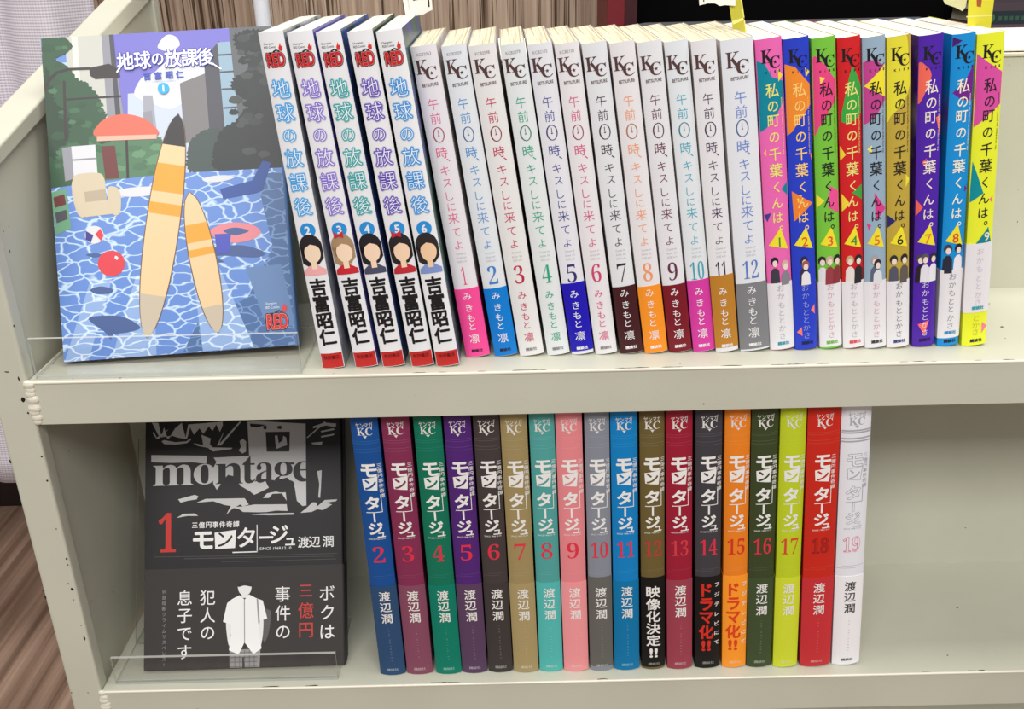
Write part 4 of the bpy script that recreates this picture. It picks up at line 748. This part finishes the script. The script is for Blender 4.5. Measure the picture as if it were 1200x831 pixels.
for vol, X, wd, y, lean, base, tink, blots, nink, band, aink, pink, lab in settle(TOWN, 1, 2, 4, 174):
    root = book_root(lab, 'bright spines with blots and triangles', X, y, 0.05, lean)
    pr = Print(); c = wd/2; T = mat(tink)
    for i, (col, pts, sm) in enumerate(blots): pr.poly([(u*wd, v) for u, v in pts], mat(col), 1+.25*i, bool(sm))
    kc_mark(pr, c+.7, 163.0, 9.9, mat((26, 22, 28)), None, 3)
    for i, ch in enumerate('Kiss'): pr.text(ch, c-2.2+i*2.3, 156.5, 1, mat((36, 26, 36)), 3, bold=.02, fit=(None, 1.3))
    for ch, v, e in (('私', 147.2, 8.0), ('の', 138.9, 7.0), ('町', 131.4, 7.4), ('の', 122.8, 6.8), ('千', 113.7, 7.6), ('葉', 105.0, 8.0), ('く', 95.8, 6.6), ('ん', 87.1, 7.0), ('は', 78.9, 6.8), ('。', 72.9, 7.5)):
        pr.text(ch, c+(.5 if ch != '。' else 2.2), v, e, T, 4, bold=.008, sx=.9)
    pr.text('watashi no machi no chiba-kun wa', wd-1.3, 128, 1, T, 3, rot=-math.pi/2, fit=(30, .9))
    tri_c = mat((240, 224, 44)) if vol != 9 else mat((20, 128, 140))
    if vol != 9: pr.poly([(wd*.12, 63.4), (wd*.62, 73.2), (wd*.90, 60.2)], tri_c, 4); pr.text(str(vol), wd*.56, 64.8, 1, mat(nink), 5, bold=.01, fit=(None, 5.4))
    else: pr.poly([(wd*.25, 60.5), (wd*.78, 70.5), (wd*.96, 60.5)], tri_c, 4); pr.text('9', wd*.74, 65, 1, mat(nink), 5, bold=.01, fit=(None, 5))
    mini_people(pr, c, wd, 41.5 if vol != 8 else 46.5, vol)
    am, pm = mat(aink), mat(pink)
    rows = {8: (42.5, 37.6, 32.6, 27.5, 22.8, 17.4, 12.6), 9: (57, 51.8, 46.6, 41.2, 36.4, 31.2, 26.6)}.get(vol, (37.9, 33.0, 27.6, 22.9, 18.2, 13.4, 8.6))
    tgt = Print() if band else pr
    for ch, v in zip('おかもととかさ', rows): tgt.text(ch, c+.2, v, 4.4, am, 3, bold=-.005)
    pub_v = {8: 8.4, 9: 23.3}.get(vol, 4.0)
    tgt.text('講談社', c+.5, pub_v, 1, pm, 3, bold=.04, fit=(6.8, 2.2))
    if vol in (8, 9): pr.text('講談社', c+.6, 3.0, 1, mat((24, 30, 50)), 3, bold=.04, fit=(7, 2.2))
    if vol == 9:
        for ch, v in (('と', 17), ('か', 12.5), ('さ', 8.2)): pr.text(ch, c, v, 4.6, mat((200, 190, 60)), 3)
    bd = (band[0], band[1], mat((230, 227, 231)), mat((222, 216, 220)), tgt) if band else None
    side = mat_cover_art('bright_jacket_%d' % vol, [base, base, blots[0][0]] if vol != 7 else [(78, 32, 166), (60, 26, 130), (150, 140, 170)], 26)
    make_book(root, wd, 96, 173.3, 1.6, mat(base), side, pr, PAGES_NEW, bd)

# ------------------------------------------------------------------ lower shelf, volumes 2-19
GR = (222, 218, 212)
MON = [ # vol, XL, w, y, lean, base, band, label
 (2, 180.2, 16.0, 9.1, .024, (14, 76, 146), (42, 74, 112), 'navy blue spine numbered 2, leftmost upright book of the lower row'),
 (3, 197.7, 16.4, 9.3, .022, (130, 44, 80), (132, 72, 94), 'plum red spine numbered 3 with a duller mauve lower band'),
 (4, 216.9, 16.2, 8.9, .024, (0, 112, 86), (0, 122, 100), 'emerald green spine numbered 4 in the lower row'),
 (5, 234.1, 15.8, 9.2, .022, (78, 34, 114), (88, 62, 92), 'purple spine numbered 5 with a greyer mauve lower band'),
 (6, 251.4, 15.4, 9.4, .023, (66, 58, 58), (62, 56, 55), 'charcoal brown spine numbered 6 in the lower row'),
 (7, 268.0, 15.5, 8.8, .027, (158, 138, 92), (168, 148, 102), 'khaki tan spine numbered 7 in the lower row'),
 (8, 285.0, 15.0, 9.1, .028, (78, 160, 155), (82, 184, 178), 'pale teal spine numbered 8 in the lower row'),
 (9, 301.0, 15.5, 8.8, .032, (228, 134, 140), (238, 150, 154), 'salmon pink spine numbered 9 in the lower row'),
 (10, 318.1, 15.2, 8.6, .033, (134, 138, 150), (100, 99, 94), 'grey spine numbered 10 with a darker grey paper band'),
 (11, 334.1, 15.8, 8.8, .038, (0, 126, 194), (0, 116, 168), 'bright azure spine numbered 11 in the lower row'),
 (12, 352.1, 14.6, 9.0, .043, (106, 90, 48), (18, 15, 15), 'olive brown spine numbered 12 with a black band of big white characters'),
 (13, 368.8, 15.7, 8.6, .051, (154, 24, 50), (154, 62, 78), 'crimson spine numbered 13 with a dusty rose lower part'),
 (14, 387.1, 15.6, 8.8, .055, (62, 60, 66), (22, 19, 19), 'dark grey spine numbered 14 with red characters on a black band'),
 (15, 404.8, 15.0, 8.9, .058, (234, 130, 32), (252, 154, 42), 'orange spine numbered 15 with red characters on an orange band'),
 (16, 420.7, 15.8, 8.6, .060, (56, 68, 36), (62, 78, 46), 'dark moss green spine numbered 16 in the lower row'),
 (17, 438.1, 16.2, 8.0, .064, (190, 206, 36), (208, 218, 50), 'yellow-green spine numbered 17 in the lower row'),
 (18, 455.8, 19.2, 7.8, .074, (200, 38, 24), (198, 48, 54), 'thick bright red spine numbered 18 in the lower row'),
 (19, 477.0, 17.4, 8.6, .081, (230, 230, 236), (240, 238, 240), 'white spine numbered 19 with outlined grey title, rightmost of the lower row'),
]
def montage_title(pr, c, base, vol):
    m = mat((236, 234, 230)) if vol != 19 else mat((170, 170, 178)); B = mat(base)
    def t(ch, u, v, e, rot=0, b=.035, sx=1.0):
        if vol == 19: pr.text(ch, u, v, e, m, 3, bold=.045, rot=rot, sx=sx); pr.text(ch, u, v, e, B, 4, bold=.008, rot=rot, sx=sx)
        else: pr.text(ch, u, v, e, m, 3, bold=b, rot=rot, sx=sx)
    t('モ', c-.2, 154.3, 11.2)
    q = [(c-4.8, 148.4), (c+4.5, 150.0), (c+3.6, 140.2), (c-4.4, 141.2)]
    pr.poly(q, m, 3)
    if vol == 19: pr.poly([(u*.9+c*.1, v*.94+144.9*.06) for u, v in q], B, 4); pr.text('ン', c-.2, 144.7, 8, m, 5, bold=.01)
    else: pr.text('ン', c-.2, 144.7, 8.4, B, 4, bold=.03)
    t('タ', c-.4, 131.8, 10.4)
    pr.rect(c-4.6, c+5.4, 125.0, 125.5, m, 3); pr.rect(c+5.0, c+5.4, 125.0, 136.5, m, 3)
    t('ー', c, 121.6, 7.6, math.pi/2, .03); t('ジ', c, 113.6, 9.6); t('ュ', c+3.0, 108.9, 6.6, 0, .02)
    for i, ch in enumerate('三億円事件奇譚'): pr.text(ch, c+6.1, 157.2-i*3.5, 3.0, m, 3, bold=.005)
    pr.text('SINCE 1968.12.10', c, 106.1, 1, m, 3, fit=(10.4, 1.0))
for vol, X, wd, y, lean, base, band, lab in settle(MON, 1, 2, 4, 194):
    root = book_root(lab, 'volumes standing in the lower row', X, y, -HZ+.05, lean)
    pr = Print(); c = wd/2; lt = mat(tuple(min(255, int(v*.82+44)) for v in base)); gm = mat(GR) if vol != 19 else mat((168, 168, 174))
    pr.text('ヤンマガ', c, 184.6, 1, gm, 3, bold=.012, fit=(10, 3.2)); pr.text(serif('KC'), c, 180.4, 1, gm, 3, fit=(9.0, 5.0)); pr.poly([(c-1.2, 177.6), (c+1.2, 177.6), (c, 175.9)], gm, 3)
    for v in (173.8, 172.4, 168.6, 166.6): pr.rect(0, wd, v, v+(.28 if vol != 19 else 1.0), lt if vol != 19 else gm, 2)
    montage_title(pr, c, base, vol)
    num = {18: (140, 26, 26), 19: (226, 120, 150), 12: (196, 50, 60), 13: (206, 60, 70), 15: (214, 48, 30), 17: (210, 70, 50)}.get(vol, (220, 48, 72))
    nf = ((7.2 if vol < 10 else 10.6), 11.6)
    if vol in (18, 19): pr.text(serif(str(vol)), c, 94.6, 1, mat(num), 3, bold=.012, fit=nf); pr.text(serif(str(vol)), c, 94.6, 1, mat(base if vol == 19 else (176, 34, 28)), 4, bold=-.022, fit=(nf[0]*.94, nf[1]*.95))
    else: pr.text(serif(str(vol)), c, 94.6, 1, mat(num), 3, bold=-.008, fit=nf)
    for v in (78.4, 76.8): pr.rect(c-wd*.3 if v > 77 else 0, c+wd*.5 if v > 77 else wd*.7, v, v+.25, lt if vol != 19 else gm, 2)
    bp = Print(); wm = mat((234, 231, 226)) if vol != 19 else mat((48, 46, 48)); z0, z1 = 0.3, 70.6
    if vol == 12:
        for i, ch in enumerate('映像化決定'): bp.text(ch, c, 62.0-i*9.6, 10.0, wm, 3, bold=.022, sx=.95, sy=.93)
        bp.text('!!', c, 13.6, 1, wm, 3, bold=.03, fit=(5.4, 7.6)); z0, z1 = 1.8, 73.0
    elif vol in (14, 15):
        rm = mat((214, 44, 32) if vol == 14 else (222, 66, 28)); ym = mat((232, 228, 224))
        for ch, v in zip('ドラマ化', (62.4, 51.6, 40.8, 29.6)): bp.text(ch, c-1.2, v, 11.4, rm, 3, bold=.035, sx=.86)
        bp.text('!!', c-1.2, 18.6, 1, rm, 3, bold=.03, fit=(6.0, 8.6))
        for i, ch in enumerate('フジテレビにて'): bp.text(ch, c+5.6, 66-i*7.6, 3.8, ym, 4, bold=.02)
        z1 = 72.6
    else:
        for ch, v in zip('渡辺潤', (63.0, 54.6, 45.8)): bp.text(ch, c+.4, v, 7.8, wm, 3, bold=.012, sx=.98)
        tm = mat(tuple(int(.55*a+.45*b) for a, b in zip(band, (225, 222, 216) if vol != 19 else (90, 88, 90))))
        for i, ch in enumerate('JUN WATANABE'):
            if ch != ' ': bp.text(ch, c+.6, 38.0-i*2.35, 1, tm, 3, rot=-math.pi/2, fit=(None, .95))
    bp.text('講談社', c+.3, 4.6, 1, mat(tuple(int(.45*a+.55*b) for a, b in zip(band, (232, 230, 226)))) if vol != 19 else mat((60, 58, 60)), 3, bold=.02, fit=(7.6, 2.2))
    if vol == 10: z0, z1 = 3.6, 74.4
    if vol == 19: z0 = 0.8
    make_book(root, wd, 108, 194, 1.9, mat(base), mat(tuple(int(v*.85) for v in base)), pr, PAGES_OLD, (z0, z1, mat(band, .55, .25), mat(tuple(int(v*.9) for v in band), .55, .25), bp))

# ------------------------------------------------------------------ the two books shown face-on
def facing_book(label, x, y, z, lean, yaw, roll, W, Hh, th, front_mat, spine_mat, pr, page_mat, band=None):
    r = empty('manga_book', (x, y, z), label, 'book')
    r.matrix_world = Matrix.Translation(Vector((x, y, z))*MM) @ Matrix.Rotation(yaw, 4, 'Z') @ Matrix.Rotation(-lean, 4, 'X') @ Matrix.Rotation(roll, 4, 'Y')
    rr = 1.6
    arc = lambda cx, cy, a0, a1, g: [(cx+(rr+g)*math.cos(math.radians(a0+(a1-a0)*i/5)), cy+(rr+g)*math.sin(math.radians(a0+(a1-a0)*i/5))) for i in range(6)]
    path = lambda g: [(0, -g), (W-rr, -g)][:1] + arc(W-rr, rr, -90, 0, g) + arc(W-rr, th-rr, 0, 90, g) + [(0, th+g)]
    p = path(0); s = Shape(); n = len(p)-1
    shell(s, p, 0, Hh, 0.45, [front_mat if i == 0 or i == n-1 else spine_mat for i in range(n)])
    pr.emit(s, lambda u, v, off: (u, -off, v), 0.05, W-rr, 0.05, Hh-0.05, off0=0.03); s.build('jacket', r, fix=False)
    s = Shape(); s.box(1.2, W-1.0, 0.6, th-0.6, 1.2, Hh-1.2, page_mat); s.build('page_block', r)
    if band:
        z1, bm_, bp = band; g = 0.25; b = Shape(); p = path(g); n = len(p)-1
        shell(b, p, 0.3, z1, 0.18, [bm_]*n); bp.emit(b, lambda u, v, off: (u, -off-g, v), 0.05, W-rr, 0.4, z1, off0=0.03); b.build('paper_band', r, fix=False)
    return r
ART = {'sky': (124, 118, 208), 'haze': (206, 216, 236), 'cloud': (232, 236, 246), 'cream': (206, 206, 196), 'pale': (232, 232, 222), 'greywall': (152, 152, 160), 'slate': (78, 78, 88), 'mist': (168, 168, 180),
 'stone': (128, 124, 126), 'glass': (152, 180, 200), 'facade': (98, 100, 106), 'darktree': (42, 47, 48), 'midtree': (66, 80, 78), 'tree': (52, 88, 62), 'deeptree': (38, 66, 46), 'bush': (84, 126, 92),
 'iron': (54, 46, 46), 'maroon': (112, 48, 48), 'white': (226, 226, 230), 'parasol': (226, 110, 88), 'fringe': (238, 186, 166), 'shade': (72, 96, 150), 'sofa': (216, 200, 172), 'seam2': (190, 174, 148), 'case': (112, 166, 132),
 'chair': (50, 84, 160), 'pinkring': (234, 140, 150), 'bucket': (78, 84, 190), 'red': (226, 62, 74), 'navy': (60, 56, 140), 'board': (242, 208, 158), 'orange': (242, 168, 52), 'cap': (44, 38, 42), 'tan': (206, 190, 168), 'outline': (120, 90, 70)}
AM = {k: mat(tuple(int(c*.9) for c in v)) for k, v in ART.items()}
AM['water'] = mat_water('painted_pool', (92, 128, 194), (184, 206, 228), 88); AM['deepwater'] = mat_water('painted_pool_deep', (68, 100, 148), (112, 144, 186), 95)
AM['stripe'] = mat_water('painted_lane', (134, 162, 206), (200, 216, 232), 88); AM['stripe2'] = mat((94, 124, 168))
pr = Print()
for i, (kind, c, layer, pts) in enumerate(UPPER_ART):
    if c in ('tree', 'darktree', 'midtree', 'deeptree', 'bush'): pr.poly(leafy(smooth_loop(pts, 3) if kind == 'b' else pts, 1.7, i), AM[c], layer+.01*i)
    else: pr.poly(pts, AM[c], layer+.01*i, kind == 'b')
rnd = random.Random(8)
for (u0, u1, v0, v1, n, cols, L) in ((3, 32, 112, 184, 46, ((58, 98, 68), (44, 74, 52), (70, 108, 78)), 10.4), (106, 131, 112, 184, 40, ((52, 58, 58), (34, 38, 40), (62, 68, 66)), 10.4), (34, 64, 104, 122, 16, ((92, 134, 98), (66, 104, 76)), 10.4)):
    for i in range(n):
        u, v, k = rnd.uniform(u0, u1), rnd.uniform(v0, v1), rnd.uniform(1.2, 3.4)
        if L and u0 == 3 and v > 150 and u > 14: continue
        if u0 == 106 and v > 150 and u < 113: continue
        pr.poly(leafy([(u+k*1.3*math.cos(a*math.pi/4), v+k*.7*math.sin(a*math.pi/4)) for a in range(8)], .9, i), mat(cols[i % len(cols)]), L+.01*i)
purple, WT = mat((74, 70, 160)), mat((244, 246, 250))
for ch, u in zip('地球の放課後', (47.0, 56.8, 65.4, 74.2, 83.6, 92.6)):
    e = 8.6 if ch == 'の' else 11.0; v = 171.6
    pr.text(ch, u, v, e, purple, 22.6, bold=.06, sx=.9); pr.text(ch, u, v, e, WT, 24, bold=.012, sx=.9)
pr.poly([(41.4, 165.5), (47, 173.5), (47.8, 173), (42.2, 165)], WT, 24); pr.poly([(96.5, 166.8), (101.2, 163.4), (101.6, 164), (96.9, 167.4)], WT, 24)
for ch, u in zip('吉富昭仁', (58.8, 65.0, 71.4, 77.4)): pr.text(ch, u, 162.0, 4.6, mat((60, 76, 170)), 24, bold=.04)
pr.text('YOSHITOMI AKIHITO', 68, 158.6, 1, mat((170, 180, 200)), 24, fit=(14, .8))
pr.disc(67.5, 154.4, 3.3, 3.3, mat((40, 160, 222)), 24); pr.text('1', 67.5, 154.4, 1, WT, 25, bold=.03, fit=(None, 3.8))
champion_logo(pr, 122.4, 14.4, 12.6, False, 23)
facing_book('large comic propped face-on with a blue pool cover, upper left', 13.0, 20.9, 2.6, .421, .065, -.029, 133.7, 187.6, 11, AM['water'], mat((84, 118, 168)), pr, PAGES_NEW)
stand('clear acrylic stand with low front lip under the pool-cover comic', 4.3, 3.0, 0, 148.5, 24.6, .421, 120, 37.5, 0.0, 66)

INK, GREYP = (34, 32, 33), mat((196, 195, 194))
LM = {'grey': GREYP, 'ink': mat(INK), 'line': mat((84, 82, 82))}
pr = Print()
for i, (c, layer, pts) in enumerate(LOWER_ART): pr.poly(pts, LM[c], layer+.04*i)
u = 5.0
for ch, u0, u1, col in (('m', 5.0, 32.5, 'grey'), ('o', 32.2, 47.5, 'grey'), ('n', 47.0, 66.0, 'ink'), ('t', 65.0, 74.5, 'ink'), ('a', 74.0, 86.5, 'ink'), ('g', 86.0, 100.5, 'ink'), ('e', 99.0, 113.0, 'ink')):
    asc = {'t': 18.4, 'g': 20.6}.get(ch, 13.8); vc = {'t': 130.4, 'g': 124.8}.get(ch, 128.2)
    pr.text(serif(ch), (u0+u1)/2, vc, 1, LM[col], 5, bold=-.004, fit=(u1-u0-.6, asc))
pr.text(serif('1'), 15.0, 90.0, 1, mat((196, 52, 46)), 5, fit=(11.6, 26.0))
wm = mat((236, 234, 232))
for i, ch in enumerate('三億円事件奇譚'): pr.text(ch, 33.4+i*4.6, 94.4, 4.3, wm, 5, bold=.015)
pr.text('モ', 39.0, 84.2, 16.0, wm, 5, bold=.035, sy=.92)
pr.poly([(46.6, 89.0), (61.0, 90.6), (60.2, 78.6), (47.0, 78.2)], wm, 5); pr.text('ン', 53.6, 84.4, 12.4, mat(INK), 6, bold=.012)
pr.text('タ', 67.6, 85.4, 14.8, wm, 5, bold=.02); pr.rect(58.5, 75.2, 75.3, 76.0, wm, 5); pr.rect(74.7, 75.2, 75.3, 93.6, wm, 5)
pr.text('ー', 81.0, 85.0, 11.5, wm, 5, bold=.02); pr.text('ジ', 89.6, 86.8, 14.0, wm, 5, bold=.02); pr.text('ュ', 97.0, 81.6, 9.0, wm, 5, bold=.015)
pr.text('SINCE 1968.12.10', 87.2, 77.6, 1, wm, 5, fit=(21, 1.9))
for ch, x in zip('渡辺潤', (106.0, 113.4, 122.4)): pr.text(ch, x, 81.2, 8.0, wm, 5, bold=.01)
bp = Print(); BC = {'skin': mat((232, 230, 228)), 'hair': mat((46, 44, 44)), 'bag': mat((96, 94, 94)), 'shirt': mat((240, 239, 238)), 'seam': mat((150, 148, 148)), 'short': mat((150, 148, 147))}
for i, (c, layer, kind, pts) in enumerate(BAND_ART): bp.poly(pts, BC[c], layer+.06*i, kind == 'b')
for k in range(6): bp.rect(56.6+k*3.2, 57.0+k*3.2, -2, 11.5, mat((100, 98, 98)), 3)
for k in range(4): bp.rect(56.2, 74.6, 0.8+k*3.0, 1.2+k*3.0, mat((100, 98, 98)), 3)
bp.rect(65.0, 66.0, -2, 7, mat((58, 54, 53)), 4)
redm = mat((204, 66, 62))
for st, x, v0, dv, e, m in (('ボクは', 121.4, 47.2, 12.6, 11.0, wm), ('三億円', 107.2, 49.2, 12.9, 11.0, redm), ('事件の', 91.9, 47.4, 12.4, 10.8, wm), ('犯人の', 42.0, 46.6, 11.6, 10.6, wm), ('息子です', 26.8, 46.8, 11.8, 10.6, wm)):
    for i, ch in enumerate(st): bp.text(ch, x, v0-i*dv, e*(.9 if ch == '三' else 1), m, 3, bold=.004)
for i, ch in enumerate('列島縦断クライムサスペンス!'): bp.text(ch, 13.2, 51-i*3.65, 3.0, mat((150, 147, 145)), 3)
facing_book('black face-on comic with torn photo cover and grey band, lower left', 23.0, 15.5, -HZ+2.6, .50, .012, 0, 132.6, 187, 14, mat(INK, .45), mat((30, 27, 27), .45), pr, PAGES_OLD, (66.0, mat((60, 56, 55), .55, .25), bp))
stand('clear acrylic stand with low front lip under the black cover comic', 7.6, 6.0, -HZ, 145, 21.6, .50, 140, 37.5, 0.0, 62)

# ------------------------------------------------------------------ paper slips standing in the books
def slip(label, parts):
    r = None
    for name, y, pts, m, marks in parts:
        s = Shape(); s.prism(pts, 'y', y, y+0.18, m)
        for q, mm in marks: s.prism(q, 'y', y-0.05, y, mm)
        if r is None: r = empty('paper_slip', (pts[2][0], y, pts[2][1]-1), label, 'paper slip', 'slips of paper tucked in books'); o0 = Vector(r.location)
        o = s.build(name, r); o.location = -Vector(r.location)
    return r
LEMON, LEMON2, SLIPW, BLK = mat((186, 178, 60), .6, .2), mat((232, 226, 132), .6, .2), mat((234, 232, 224), .7, .15), mat((50, 48, 46), .6, .2)
slip('yellow slip with torn white flap standing in the thick grey-banded book', [
    ('strip', 60, [(388.2, 202.1), (395.6, 201.1), (402.4, 171.0), (395.0, 172.0)], LEMON, [([(393.8, 178.1), (400.3, 179.9), (400.6, 178.8), (394.4, 176.3)], LEMON2), ([(395.1, 200), (395.6, 200), (402.3, 171.6), (401.8, 171.6)], LEMON2)]),
    ('flap', 58.6, [(373.6, 202), (394.1, 202), (394.7, 186.0), (389.2, 186.5), (386.5, 186.1), (383.6, 187.5), (380.0, 187.6), (375.4, 186.6)], SLIPW, [([(376.8, 202), (377.6, 202), (377.9, 188.4), (377.3, 188.4)], BLK)])])
slip('white printed slip with torn foot standing at the back of book 6', [
    ('strip', 95, [(211.2, 204.9), (214.6, 204.9), (217.6, 176.4), (215.0, 176.4)], SLIPW, []),
    ('flap', 93.8, [(214.8, 204.9), (229.0, 205), (229.8, 185.0), (226.9, 183.9), (224.4, 182.6), (220.4, 182.0), (217.4, 180.4)], SLIPW, [([(227.0, 204), (227.9, 204), (228.3, 186.7), (227.4, 186.5)], BLK), ([(219.0, 190.6), (224.5, 191.6), (224.5, 191.0), (219.0, 190.0)], BLK)])])
slip('lemon yellow slip with a red stamp standing in the last bright book', [
    ('strip', 55, [(516.8, 199.8), (531.4, 199.5), (532.7, 171.6), (520.1, 171.6)], mat((222, 212, 60), .6, .2), [([(522.3, 188.6), (525.5, 188.5), (525.6, 182.9), (523.3, 183.4)], mat((170, 90, 50))), ([(518.6, 178.6), (532.2, 178.9), (532.2, 178.2), (518.6, 177.9)], LEMON2)]),
    ('flap', 56.4, [(497.6, 198.4), (518.7, 198.0), (518.0, 183.2), (516.7, 181.0), (512.6, 182.9), (506.7, 184.9)], mat((214, 210, 160), .7, .15), [])])
